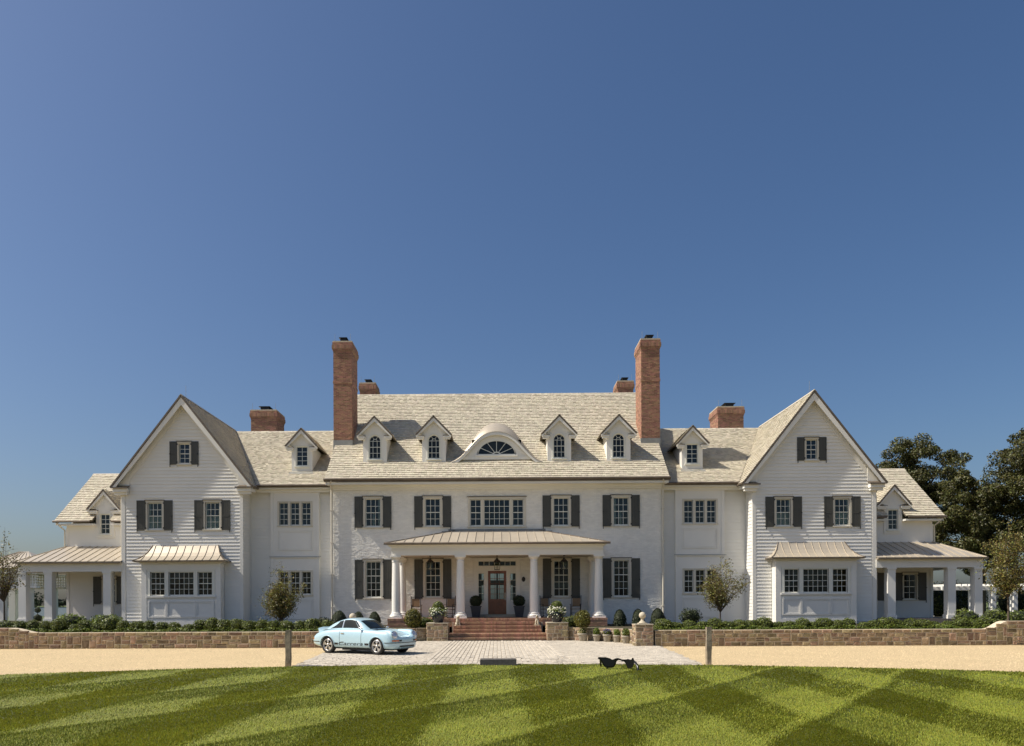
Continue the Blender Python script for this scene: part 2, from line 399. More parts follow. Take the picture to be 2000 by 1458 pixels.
for (x, y, w, l) in setts[300:]:
    vs, fs = sett_geo(w, l, 0.02, 0.006); mb.add([(v[0]+x, v[1]+y, v[2]+0.002) for v in vs], fs)
mb.build('paving_setts', 'paver', forecourt, kind='stuff')

# raised garden bed behind the stone walls
bed = MB()
bed.prism([(-46,32.45,0.0),(-6.3,32.45,0.0),(-5.9,34.6,0.0),(-4.6,36.5,0.0),(-3.45,37.2,0.0),(-2.6,37.6,0.0),(-2.6,43.0,0.0),(2.6,43.0,0.0),(2.6,37.6,0.0),(3.45,37.2,0.0),(4.6,36.5,0.0),(5.9,34.6,0.0),(6.3,32.45,0.0),(46,32.45,0.0),(46,60,0.0),(-46,60,0.0)], (0,0,0.60))
o = bed.build('garden_bed', 'soil'); struct(o)

# ================================================================== stone walls
def stone_block(c, u, n, w, h, dep, bulge):
    """one irregular stone: c = lower left front corner, u = along the wall, n = outward"""
    j = lambda s: random.uniform(-s, s)
    c = Vector(c); u = Vector(u); n = Vector(n); z = Vector((0,0,1))
    jw = min(w, h)*0.10
    k = random.random()
    ring = [(0.0,0.0),(w*random.uniform(.35,.65),0.0),(w,0.0),(w,h),(w*random.uniform(.35,.65),h),(0.0,h)]
    back = [c + u*a + z*b - n*dep for a, b in ring]
    fr = []; inn = []
    for a, b in ring:
        aa = min(max(a + j(jw), 0.004), w-0.004); bb = min(max(b + j(jw), 0.004), h-0.004)
        fr.append(c + u*aa + z*bb + n*0.004)
        inn.append(c + u*(w/2 + (aa-w/2)*0.80) + z*(h/2 + (bb-h/2)*0.74) + n*(bulge + j(0.008)))
    vs = [tuple(p) for p in back + fr + inn]
    fs = [(12,13,14,15,16,17)] + [(6+i, 6+(i+1) % 6, 12+(i+1) % 6, 12+i) for i in range(6)] + [(i, (i+1) % 6, 6+(i+1) % 6, 6+i) for i in range(6)]
    return vs, fs
def add_stone(parent, vs, fs):
    mb = MB(); mb.add(vs, fs); return mb.build('stone', 'fieldstone', parent)
def stone_face(parent, p0, p1, z0, top, n, smin=0.22, smax=0.52, cope=0.13):
    """lay stones on a straight face from p0 to p1 (plan points); top(t) gives the wall top"""
    p0 = Vector((*p0, 0)); p1 = Vector((*p1, 0)); L = (p1-p0).length; u = (p1-p0)/L; n = Vector((*n, 0))
    # coping course
    x = 0.0
    while x < L - 0.02:
        w = random.uniform(0.26, 0.58)
        if L - x - w < 0.2: w = L - x
        zt = min(top((x+0.02)/L), top(min(1, (x+w-0.02)/L))); 
        vs, fs = stone_block(p0 + u*(x+0.006) + Vector((0,0,zt-cope+0.004)), u, n, w-0.018, cope, 0.05, 0.022)
        add_stone(parent, vs, fs); x += w
    # body: random ashlar in three courses, some stones rising through two
    H = top(0.5) - cope - z0
    ncs = max(1, round(H/0.17)); ch = H/ncs
    filled = [[] for _ in range(ncs)]
    for r_ in range(ncs):
        x = 0.0
        while x < L - 0.01:
            blk = next((b for b in filled[r_] if b[0] <= x < b[1] - 1e-4), None)
            if blk: x = blk[1]; continue
            nxt = min([b[0] for b in filled[r_] if b[0] > x] + [L])
            w = random.uniform(smin, smax)
            tall = r_ + 1 < ncs and random.random() < 0.22
            if tall: w = random.uniform(smin, smin*1.5)
            if nxt - x - w < 0.12: w = nxt - x
            h = ch*(2 if tall else 1)
            if tall: filled[r_+1].append((x, x+w))
            tt = top((x+w/2)/L)
            zz = z0 + r_*ch
            if zz + h*0.5 < tt - cope*0.7:
                if (not tall) and random.random() < 0.18 and w > 0.3:    # two thin stones instead of one
                    hh = h*random.uniform(0.4, 0.6)
                    for (za, hb) in ((0, hh), (hh, h-hh)):
                        vs, fs = stone_block(p0 + u*(x+0.010) + Vector((0,0,zz+za+0.010)), u, n, w-0.020, hb-0.018, 0.05, random.uniform(0.012, 0.03))
                        add_stone(parent, vs, fs)
                else:
                    vs, fs = stone_block(p0 + u*(x+0.010) + Vector((0,0,zz+0.010)), u, n, w-0.020, h-0.019, 0.05, random.uniform(0.012, 0.032))
                    add_stone(parent, vs, fs)
            x += w
    # extra course where the wall rises
    return
WALL_Y = 31.95
def garden_wall(mx, label, xin, xout, swoop0, swoop1, zlow, zhigh):
    t = thing('stone_wall', label, 'wall', (mx*(xin+xout)/2, WALL_Y, 0), wc=True)
    def zt(x):
        if x < swoop0: return zlow
        if x > swoop1: return zhigh
        a = (x-swoop0)/(swoop1-swoop0); return zlow + (zhigh-zlow)*a*a*(3-2*a)
    mb = MB(mx); xs = [xin, swoop0] + list(np.linspace(swoop0, swoop1, 9)[1:]) + [xout]
    for a, b_ in zip(xs[:-1], xs[1:]):
        mb.add([(a,WALL_Y,0),(b_,WALL_Y,0),(b_,WALL_Y+0.48,0),(a,WALL_Y+0.48,0),(a,WALL_Y,zt(a)),(b_,WALL_Y,zt(b_)),(b_,WALL_Y+0.48,zt(b_)),(a,WALL_Y+0.48,zt(a))],
               [(0,3,2,1),(4,5,6,7),(0,1,5,4),(2,3,7,6)])
    mb.add([(xout,WALL_Y,0),(xout,WALL_Y+.48,0),(xout,WALL_Y+.48,zt(xout)),(xout,WALL_Y,zt(xout))], [(0,1,2,3)])
    mb.build('wall_core', 'wall_mortar', t)
    if mx > 0: stone_face(t, (xin, WALL_Y), (swoop0-0.1, WALL_Y), 0.0, lambda q: zlow, (0,-1))
    else: stone_face(t, (-(swoop0-0.1), WALL_Y), (-xin, WALL_Y), 0.0, lambda q: zlow, (0,-1))
    # the swept-up end: same stones under a stepped coping
    step = 0.42; x = swoop0-0.1
    while x < min(xout, swoop1+3.4):
        w = min(step, xout-x)
        zz = (zt(x)+zt(x+w))/2
        a, b_ = (x, x+w) if mx > 0 else (-(x+w), -x)
        stone_face(t, (a, WALL_Y), (b_, WALL_Y), 0.0, lambda q, zz=zz: zz, (0,-1), smin=0.2, smax=0.42)
        x += w
    return t
WT = 0.655
garden_wall(-1, 'low fieldstone garden wall beyond the blue car, beside the gravel drive', 6.55, 24.5, 19.3, 20.5, WT, 0.86)
garden_wall(1, 'low fieldstone garden wall with a swept-up end beyond the ball-topped pier', 6.55, 24.5, 20.3, 21.1, WT, 0.98)
def curved_wall(mx, label):
    t = thing('stone_wall', label, 'wall', (mx*4.8, 35.2, 0), wc=True)
    P = [(5.95,32.65),(5.78,34.0),(5.3,35.3),(4.5,36.3),(3.42,36.95)]
    P = [(mx*x, y) for x, y in P]
    for (a, b_) in zip(P[:-1], P[1:]):
        if mx < 0: a, b_ = a, b_
        d = Vector((b_[0]-a[0], b_[1]-a[1])).normalized(); n = Vector((d.y, -d.x))
        if n.y > 0 or (abs(n.y) < 0.2 and n.x*mx > 0): n = -n
        if n.x*mx > 0: n = -n
        mb = MB(); q = [(a[0],a[1],0),(b_[0],b_[1],0),(b_[0]-n.x*.45,b_[1]-n.y*.45,0),(a[0]-n.x*.45,a[1]-n.y*.45,0)]
        mb.prism(q, (0,0,0.62)); mb.build('wall_core', 'wall_mortar', t)
        # keep stones running left to right as seen from outside
        u = Vector((-n.y, n.x))
        s, e = (a, b_) if (Vector(b_)-Vector(a)).dot(u) > 0 else (b_, a)
        stone_face(t, s, e, 0.0, lambda q: 0.625, (n.x, n.y), smin=0.2, smax=0.42)
    return t
curved_wall(-1, 'curved fieldstone wall between the steps and the blue car')
curved_wall(1, 'curved fieldstone wall behind the row of clay pots')
def pier(mx, name, label, x0, x1, y0, y1, h, group=None):
    t = thing(name, label, 'pier', (mx*(x0+x1)/2, (y0+y1)/2, 0), wc=True, group=group)
    MB(mx).box(x0, x1, y0, y1, 0, h-0.03).build('pier_core', 'wall_mortar', t)
    a, b_ = (x0, x1) if mx > 0 else (-x1, -x0)
    stone_face(t, (a, y0), (b_, y0), 0.0, lambda q: h-0.02, (0,-1), smin=0.18, smax=0.4, cope=0.12)
    stone_face(t, (a, y1), (a, y0), 0.0, lambda q: h-0.02, (-1,0), smin=0.18, smax=0.4, cope=0.12)
    stone_face(t, (b_, y0), (b_, y1), 0.0, lambda q: h-0.02, (1,0), smin=0.18, smax=0.4, cope=0.12)
    MB(mx).box(x0-0.02, x1+0.02, y0-0.025, y1+0.02, h-0.03, h).build('pier_cap', 'cast_stone', t)
    return t
def ball_finial(x, y, z, label):
    t = thing('ball_finial', label, 'finial', (x, y, z))
    MB().box(-.18,.18,-.18,.18,0,.04).build('base', 'cast_stone', t)
    MB().lathe([(0.16,0.04),(0.15,0.07),(0.075,0.14),(0.06,0.19),(0.075,0.22)], n=16).build('neck', 'cast_stone', t)
    MB().lathe([(0.145*math.sin(a)+0.001, 0.355-0.145*math.cos(a)) for a in np.linspace(0.35, math.pi, 12)], n=20).build('ball', 'cast_stone', t)
pier(1, 'stone_pier', 'fieldstone pier at the wall end beside the clay pots', 5.72, 6.45, 31.88, 32.6, 0.92)
pier(-1, 'stone_pier', 'fieldstone pier at the wall end behind the blue car', 5.72, 6.45, 31.88, 32.6, 0.92)
ball_finial(6.08, 32.24, 0.922, 'pale stone ball finial on the pier beside the clay pots')
ball_finial(-6.08, 32.24, 0.922, 'pale stone ball finial on the pier behind the blue car')
pier(1, 'stone_pier', 'square fieldstone pier carrying a planter at the steps beside the clay pots', 2.38, 3.38, 36.75, 37.75, 0.88)
pier(-1, 'stone_pier', 'square fieldstone pier carrying a planter at the steps by the car bonnet', 2.38, 3.38, 36.75, 37.75, 0.88)

# granite posts, mounting block
def granite_post(x, y, h, label):
    mb = MB(); w = 0.072
    lv = [0, .25, .5, .75, 1.0]; rings = []
    for k in lv:
        rings.append([(sx*(w+random.uniform(-.008,.008)) + random.uniform(-.006,.006), sy*(w+random.uniform(-.008,.008)), k*h + (random.uniform(-.012,.012) if 0 < k else 0)) for sx, sy in ((-1,-1),(1,-1),(1,1),(-1,1))])
    vs = [p for r_ in rings for p in r_]; fs = []
    for i in range(len(lv)-1):
        for k in range(4): fs.append((i*4+k, i*4+(k+1) % 4, (i+1)*4+(k+1) % 4, (i+1)*4+k))
    fs.append((16,17,18,19)); mb.add(vs, fs)
    o = mb.build('granite_post', 'granite', loc=(x, y, -0.01)); tag(o, label, 'post', 'granite posts at the lawn edge'); return o
granite_post(-6.1, 22.35, 1.07, 'rough square granite post at the lawn edge near the blue car')
granite_post(6.13, 22.35, 1.12, 'rough square granite post at the lawn edge beyond the giant sunglasses')
mb = MB(); n = 14
mb.add([(-.53,-.2,0),(.53,-.2,0),(.53,.2,0),(-.53,.2,0),(-.53,-.2,.19),(.53,-.195,.2),(.52,.2,.195),(-.52,.2,.2)], [(0,3,2,1),(4,5,6,7),(0,1,5,4),(1,2,6,5),(2,3,7,6),(3,0,4,7)])
o = mb.build('granite_block', 'granite_dark', loc=(0.02, 22.45, 0.0))
bv = o.modifiers.new('b', 'BEVEL'); bv.width = 0.015; bv.segments = 2
tag(o, 'long low dark granite mounting block at the lawn edge', 'block')

# ================================================================== the house
house = thing('country_house', 'wide white country house with pale shingle roofs, brick chimneys and dark shutters', 'house', (0, 45, 0.6), wc=True)
FY, WY, MY, OY = 42.86, 42.30, 43.50, 44.90        # facade planes: main block, gable wings, links, outer wings
ZB = 0.62
WX0, WX1, WXC = 14.05, 20.74, 17.29                   # gable wing
def P(name, m, mb, parent=None, label=None, kind=None): return mb.build(name, m, parent or house, label, kind)

def wall_holes(mb, x0, x1, z0, z1, y, holes, dep=0.25):
    xs = sorted({x0, x1, *[h[0] for h in holes if x0 < h[0] < x1], *[h[1] for h in holes if x0 < h[1] < x1]})
    zs = sorted({z0, z1, *[h[2] for h in holes if z0 < h[2] < z1], *[h[3] for h in holes if z0 < h[3] < z1]})
    for za, zb in zip(zs[:-1], zs[1:]):
        run = None
        for xa, xb in list(zip(xs[:-1], xs[1:])) + [(None, None)]:
            solid = xa is not None and not any(h[0] <= xa and xb <= h[1] and h[2] <= za and zb <= h[3] for h in holes)
            if solid: run = (run[0] if run else xa, xb)
            elif run: mb.box(run[0], run[1], y, y+dep, za, zb); run = None
PANE = {}
def pane_mesh(w, h):
    k = (round(w, 3), round(h, 3))
    if k not in PANE:
        me = MB().box(-w/2, w/2, -0.003, 0.003, -h/2, h/2).mesh('pane'); me.materials.append(MATS['window_glass']); PANE[k] = me
    return PANE[k]
def sash_and_panes(win, mx, x0, x1, z0, z1, y, cols, rows, meet=None, single=True, rail=0.05, mun=0.024):
    """divided sash in an opening; panes are objects of their own"""
    s = MB(mx); yy0, yy1 = y+0.055, y+0.10
    s.box(x0, x0+rail, yy0, yy1, z0, z1); s.box(x1-rail, x1, yy0, yy1, z0, z1)
    s.box(x0+rail, x1-rail, yy0, yy1, z0, z0+rail*1.2); s.box(x0+rail, x1-rail, yy0, yy1, z1-rail, z1)
    gx0, gx1, gz0, gz1 = x0+rail, x1-rail, z0+rail*1.2, z1-rail
    pw, ph = (gx1-gx0)/cols, (gz1-gz0)/rows
    for c in range(1, cols): s.box(gx0+c*pw-mun/2, gx0+c*pw+mun/2, yy0+0.012, yy1-0.012, gz0, gz1)
    for r_ in range(1, rows):
        t = 0.044 if r_ == meet else mun
        a, b_ = (yy0-0.003, yy1+0.003) if r_ == meet else (yy0+0.015, yy1-0.015)
        s.box(gx0, gx1, a, b_, gz0+r_*ph-t/2, gz0+r_*ph+t/2)
    P('sash', 'sash_paint', s, win)
    if single:
        for c in range(cols):
            for r_ in range(rows):
                o = bpy.data.objects.new('pane', pane_mesh(pw, ph)); COL.objects.link(o); o.parent = win
                o.location = (mx*(gx0+(c+.5)*pw), (yy0+yy1)/2, gz0+(r_+.5)*ph)
                o.rotation_euler = (random.uniform(-.012,.012), 0, random.uniform(-.015,.015))
    else:
        mb = MB(mx)
        for c in range(cols):
            for r_ in range(rows):
                mb.box(gx0+c*pw, gx0+(c+1)*pw-0.001, (yy0+yy1)/2-0.003, (yy0+yy1)/2+0.003, gz0+r_*ph, gz0+(r_+1)*ph-0.001)
        P('panes', 'window_glass', mb, win, kind='stuff')
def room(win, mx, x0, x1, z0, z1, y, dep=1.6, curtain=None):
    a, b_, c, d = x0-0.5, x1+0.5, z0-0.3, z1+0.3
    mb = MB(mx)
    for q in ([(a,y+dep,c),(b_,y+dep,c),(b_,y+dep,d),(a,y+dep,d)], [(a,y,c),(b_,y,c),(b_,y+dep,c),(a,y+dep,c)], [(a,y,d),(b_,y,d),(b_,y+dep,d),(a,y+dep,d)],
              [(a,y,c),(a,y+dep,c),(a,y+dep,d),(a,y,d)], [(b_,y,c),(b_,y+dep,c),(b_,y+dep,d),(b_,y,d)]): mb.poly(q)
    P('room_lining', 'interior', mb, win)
    if curtain:
        mb = MB(mx)
        for (fx0, fx1, fz0, fz1) in curtain:
            xa, xb = x0+(x1-x0)*fx0, x0+(x1-x0)*fx1; za, zb = z0+(z1-z0)*fz0, z0+(z1-z0)*fz1
            n = max(4, int((xb-xa)/0.04)); pts = [(xa+(xb-xa)*i/n, y-0.09+0.02*math.sin(i*1.7)) for i in range(n+1)]
            for p, q in zip(pts[:-1], pts[1:]): mb.add([(p[0],p[1],za),(q[0],q[1],za),(q[0],q[1],zb),(p[0],p[1],zb)], [(0,1,2,3)])
        P('curtain', 'curtain', mb, win)
def window(mx, xc, w, z0, z1, y, cols, rows, meet=None, casing=0.12, head=True, single=True, curtain=None, sill=True, trim='trim_paint', wall=0.25):
    x0, x1 = xc-w/2, xc+w/2
    mb = MB(mx)
    mb.box(x0-casing, x0, y-0.035, y+0.12, z0-0.02, z1); mb.box(x1, x1+casing, y-0.035, y+0.12, z0-0.02, z1)
    mb.box(x0-casing, x1+casing, y-0.038, y+0.12, z1, z1+casing)
    win = P('window', trim, mb)
    if sill: P('sill', trim, MB(mx).box(x0-casing-0.03, x1+casing+0.03, y-0.075, y+0.11, z0-0.085, z0-0.021), win)
    if head: P('head_flashing', 'copper_trim', MB(mx).box(x0-casing-0.05, x1+casing+0.05, y-0.075, y-0.002, z1+casing+0.001, z1+casing+0.035), win)
    sash_and_panes(win, mx, x0, x1, z0, z1, y, cols, rows, meet, single)
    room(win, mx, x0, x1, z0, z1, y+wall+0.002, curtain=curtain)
    return win, (x0, x1, z0, z1)
def shutter(mx, x0, x1, z0, z1, y, outer):
    mb = MB(mx); f = 0.055
    mb.box(x0, x1, y-0.045, y-0.02, z0, z1)
    for a, b_ in ((x0, x0+f), (x1-f, x1)): mb.box(a, b_, y-0.065, y-0.045, z0, z1)
    zm = z0+(z1-z0)*0.47
    for a, b_ in ((z0, z0+f*1.6), (zm-f*.7, zm+f*.7), (z1-f, z1)): mb.box(x0+f, x1-f, y-0.064, y-0.045, a, b_)
    n = max(2, round((x1-x0-2*f)/0.1)); pw = (x1-x0-2*f)/n
    for (za, zb) in ((z0+f*1.6, zm-f*.7), (zm+f*.7, z1-f)):
        for k in range(n): mb.box(x0+f+k*pw+0.006, x0+f+(k+1)*pw-0.006, y-0.055, y-0.045, za+0.01, zb-0.01)
    sh = P('shutter', 'shutter_paint', mb)
    xo = x1-0.03 if outer > 0 else x0+0.03; xi = x0-0.01 if outer > 0 else x1+0.01
    P('shutter_hook', 'iron', MB(mx).box(xo-0.018, xo+0.018, y-0.085, y-0.066, z0-0.13, z0+0.05), sh)
    P('shutter_pull', 'iron', MB(mx).box(xo-0.04, xo+0.04, y-0.09, y-0.066, zm-0.035, zm+0.01), sh)
    for zh in (z0+0.10, z1-0.19): P('hinge', 'iron', MB(mx).box(xi-0.03, xi+0.03, y-0.075, y-0.04, zh, zh+0.07), sh)
def shutter_pair(mx, xc, w, sw, z0, z1, y, gap=0.14):
    shutter(mx, xc-w/2-gap-sw, xc-w/2-gap, z0, z1, y, -1); shutter(mx, xc+w/2+gap, xc+w/2+gap+sw, z0, z1, y, 1)

# ---- shingles: wedge pieces laid in courses over a plane polygon
def shingle_plane(mb, O, U, V, poly, expo=0.20, wmin=0.10, wmax=0.22, thick=0.036):
    O, U, V = Vector(O), Vector(U).normalized(), Vector(V).normalized(); N = U.cross(V)
    if N.z < 0: N = -N
    vmin, vmax = min(p[1] for p in poly), max(p[1] for p in poly); v = vmin
    while v < vmax - 0.02:
        vm = min(v + expo*0.5, vmax-0.005); cr = []
        for (a, b_) in zip(poly, poly[1:]+poly[:1]):
            if (a[1] <= vm) != (b_[1] <= vm): cr.append(a[0] + (vm-a[1])/(b_[1]-a[1])*(b_[0]-a[0]))
        cr.sort()
        for i in range(0, len(cr)-1, 2):
            u, ue = cr[i], cr[i+1]; first = True
            while u < ue - 0.01:
                w = random.uniform(wmin, wmax)
                if first: w *= random.random()*0.7+0.3; first = False
                w = min(w, ue-u); t = thick*random.uniform(0.7, 1.35); d = random.uniform(-0.006, 0.006)
                a = O+U*(u+0.003)+V*(v+d); b_ = O+U*(u+w-0.003)+V*(v+d); top = V*(min(expo+0.02, vmax+0.012-v)-d)
                vs = [a+N*0.001, b_+N*0.001, b_+N*t, a+N*t, b_+top+N*0.004, a+top+N*0.004]
                mb.add([tuple(p) for p in vs], [(0,1,2,3),(3,2,4,5),(0,3,5),(1,4,2)])
                u += w
        v += expo
def slab(mb, pts, N, t=0.09):
    N = Vector(N).normalized()*-t; mb.prism(pts, tuple(N))

# ---------------------------------------------------------------- main block
WIN_X = (3.58, 6.92)
holes = []
H2 = (6.12, 7.68); H1 = (2.16, 4.18); GW = 0.86
for x in WIN_X:
    for s in (-1, 1):
        holes.append((s*x-GW/2, s*x+GW/2, H2[0], H2[1])); holes.append((s*x-GW/2, s*x+GW/2, H1[0], H1[1]))
CW = [(-1.18, 0.62), (0.0, 1.42), (1.18, 0.62)]
holes.append((-1.50, 1.50, 6.12, 7.62)); holes.append((-1.30, 1.30, 1.04, 4.27))
mb = MB(); wall_holes(mb, -9.15, 9.15, ZB, 8.46, FY+0.012, holes, 0.25)
mb.box(-9.15, -8.9, FY+0.262, 57, ZB, 8.4).box(8.9, 9.15, FY+0.262, 57, ZB, 8.4).box(-9.15, -1.15, 57, 57.25, ZB, 8.4).box(1.15, 9.15, 57, 57.25, ZB, 8.4).box(-1.15, 1.15, 57, 57.25, 4.0, 8.4).box(-1.15, 1.15, 57, 57.25, 3.15, 3.5).box(-1.15, 1.15, 57, 57.25, ZB, 1.06).box(-0.06, 0.06, 57.05, 57.2, 1.06, 4.0)
mb.prism([(-9.15, FY+0.3, 8.4), (-9.15, 57.0, 8.4), (-9.15, 50, 15.25)], (0.25,0,0)).prism([(8.9, FY+0.3, 8.4), (8.9, 57.0, 8.4), (8.9, 50, 15.25)], (0.25,0,0))
main_wall = P('wall', 'white_paint', mb, label='painted brick wall of the main block')
mb = MB(); rows_ = int((8.46-ZB)/0.0735); bh = (8.46-ZB)/rows_
for r_ in range(rows_):
    z = ZB+r_*bh; x = -9.15 - (0.105 if r_ % 2 else 0)
    while x < 9.15:
        xa, xb = max(x+0.004, -9.148), min(x+0.206, 9.148); x += 0.21
        segs = [(xa, xb)]
        for h in holes:
            if z+bh*0.5 > h[2] and z+bh*0.5 < h[3]:
                ns = []
                for (p, q) in segs:
                    if q <= h[0] or p >= h[1]: ns.append((p, q))
                    else:
                        if p < h[0]: ns.append((p, h[0]))
                        if q > h[1]: ns.append((h[1], q))
                segs = ns
        for (p, q) in segs:
            if q-p < 0.012: continue
            g = 0.0035; yf = FY + random.uniform(-0.008, 0.003); k = 0.006
            mb.add([(p,FY+0.013,z+g),(q,FY+0.013,z+g),(q,FY+0.013,z+bh-g),(p,FY+0.013,z+bh-g),(p+k,yf,z+g+k),(q-k,yf+random.uniform(-.003,.003),z+g+k),(q-k,yf,z+bh-g-k),(p+k,yf+random.uniform(-.003,.003),z+bh-g-k)],
                   [(4,5,6,7),(0,1,5,4),(1,2,6,5),(2,3,7,6),(3,0,4,7)])
P('brick_facing', 'brick_paint', mb, main_wall, kind='stuff')
for x in WIN_X:
    for s in (-1, 1):
        cur = [(0.0,0.2,0,1),(0.42,0.56,0,0.5)] if (x > 5) else None
        window(s, x, GW, H2[0], H2[1], FY, 3, 4, 2, curtain=cur)
        shutter_pair(s, x, GW, 0.46, 6.06, 7.80, FY)
        window(s, x, GW, H1[0], H1[1], FY, 3, 5, 3, curtain=[(0.0,0.10,0,1),(0.90,1.0,0,1)] if x > 5 else [(0.62,0.72,0.0,0.35)])
        shutter_pair(s, x, GW, 0.46, 2.08, 4.28, FY)
# triple window over the porch
mb = MB()
mb.box(-1.62, -1.50, FY-0.035, FY+0.12, 6.10, 7.62).box(1.50, 1.62, FY-0.035, FY+0.12, 6.10, 7.62).box(-1.62, 1.62, FY-0.038, FY+0.12, 7.62, 7.74)
mb.box(-0.86, -0.74, FY-0.03, FY+0.12, 6.12, 7.62).box(0.74, 0.86, FY-0.03, FY+0.12, 6.12, 7.62)
tw = P('window', 'trim_paint', mb, label='wide triple window over the porch roof')
P('sill', 'trim_paint', MB().box(-1.66, 1.66, FY-0.075, FY+0.11, 6.035, 6.099), tw)
P('head_flashing', 'copper_trim', MB().box(-1.67, 1.67, FY-0.08, FY-0.002, 7.741, 7.775), tw)
for (a, b_, c, mt) in ((-1.50,-0.86,2,2),(-0.74,0.74,5,None),(0.86,1.50,2,2)): sash_and_panes(tw, 1, a, b_, 6.12, 7.62, FY, c, 4, mt)
room(tw, 1, -1.5, 1.5, 6.12, 7.62, FY+0.264)

# main roof
ey, ez, ry, rz = 42.20, 8.70, 50.0, 15.42; hw = 9.48
tanm = (rz-ez)/(ry-ey); Vm = Vector((0, ry-ey, rz-ez)); Lm = Vm.length; Vm.normalize()
mb = MB(); slab(mb, [(-hw,ey,ez),(hw,ey,ez),(hw,ry,rz),(-hw,ry,rz)], (0,-Vm.z,Vm.y)); slab(mb, [(-hw,2*ry-ey,ez),(hw,2*ry-ey,ez),(hw,ry,rz),(-hw,ry,rz)], (0,Vm.z,Vm.y))
main_roof = P('roof', 'roof_deck', mb, label='tall shingle roof of the main block')
mb = MB(); shingle_plane(mb, (-hw,ey,ez), (1,0,0), Vm, [(0,-0.02),(2*hw,-0.02),(2*hw,Lm),(0,Lm)])
shingle_plane(mb, (-hw,2*ry-ey,ez), (1,0,0), Vector((0,-Vm.y,Vm.z)), [(0,-0.02),(2*hw,-0.02),(2*hw,Lm),(0,Lm)], expo=0.38, wmax=0.6)
P('shingles', 'cedar_shingle', mb, main_roof, kind='stuff')
mb = MB(); x = -hw
while x < hw - 0.01:
    w = min(0.2, hw-x); mb.prism([(x,ry-0.17,rz-0.13),(x,ry,rz+0.035),(x,ry+0.17,rz-0.13),(x,ry,rz+0.0)], (w-0.006, 0, random.uniform(0,0.01))); x += w
P('ridge_shingles', 'cedar_shingle', mb, main_roof, kind='stuff')
for s in (-1, 1):       # rake trim on the gable ends
    P('rake_board', 'white_paint', MB(s).prism([(hw-0.04,ey+0.05,ez-0.10),(hw-0.04,ry,rz-0.12),(hw-0.04,ry,rz-0.34),(hw-0.04,ey+0.05,ez-0.32)], (-0.04,0,0)))
P('cornice', 'white_paint', MB().box(-hw+0.06, hw-0.06, ey+0.06, FY-0.001, 8.40, 8.52).box(-9.3, 9.3, FY-0.20, FY-0.002, 8.26, 8.399).box(-9.24, 9.24, FY-0.10, FY-0.003, 8.16, 8.259))
P('gutter', 'copper_trim', MB().tube([(-hw-0.05,ey-0.04,8.66),(hw+0.05,ey-0.04,8.66)], 0.075, 10).box(-hw-0.04, hw+0.04, ey-0.02, ey+0.06, 8.53, 8.67))
for s in (-1, 1):
    mb = MB(s); xx = 9.22; yy = FY-0.105
    mb.tube([(xx-0.1,ey-0.02,8.60),(xx-0.02,ey+0.12,8.42),(xx,yy-0.02,8.22),(xx,yy,8.05)], 0.05, 8).tube([(xx,yy,8.06),(xx,yy,ZB+0.1)], 0.052, 10)
    for z in (1.6, 3.4, 5.2, 7.0): mb.box(xx-0.07, xx+0.07, yy-0.06, FY+0.01, z, z+0.05)
    P('downspout', 'trim_paint', mb)

# brick laying on the faces of a box
def brick_box(mb, x0, x1, y0, y1, z0, z1, row=0.075, bl=0.21, proud=0.006, soldier=False):
    n = max(1, round((z1-z0)/row)); rh = (z1-z0)/n
    for (O, U, L, N) in (((x0,y0),(1,0),x1-x0,(0,-1)), ((x1,y0),(0,1),y1-y0,(1,0)), ((x0,y1),(0,-1),y1-y0,(-1,0))):
        for r_ in range(n):
            z = z0+r_*rh; u = -(bl/2 if r_ % 2 else 0); step = bl if not soldier else 0.075
            while u < L - 0.005:
                a, b_ = max(u+0.005, 0.0), min(u+step-0.005, L); u += step
                if b_-a < 0.02: continue
                p = proud*random.uniform(0.6, 1.4); q = lambda s, zz, d: (O[0]+U[0]*s+N[0]*d, O[1]+U[1]*s+N[1]*d, zz)
                mb.add([q(a,z+.005,-.01),q(b_,z+.005,-.01),q(b_,z+rh-.005,-.01),q(a,z+rh-.005,-.01),q(a,z+.005,p),q(b_,z+.005,p),q(b_,z+rh-.005,p),q(a,z+rh-.005,p)],
                       [(4,5,6,7),(0,1,5,4),(1,2,6,5),(2,3,7,6),(3,0,4,7)])
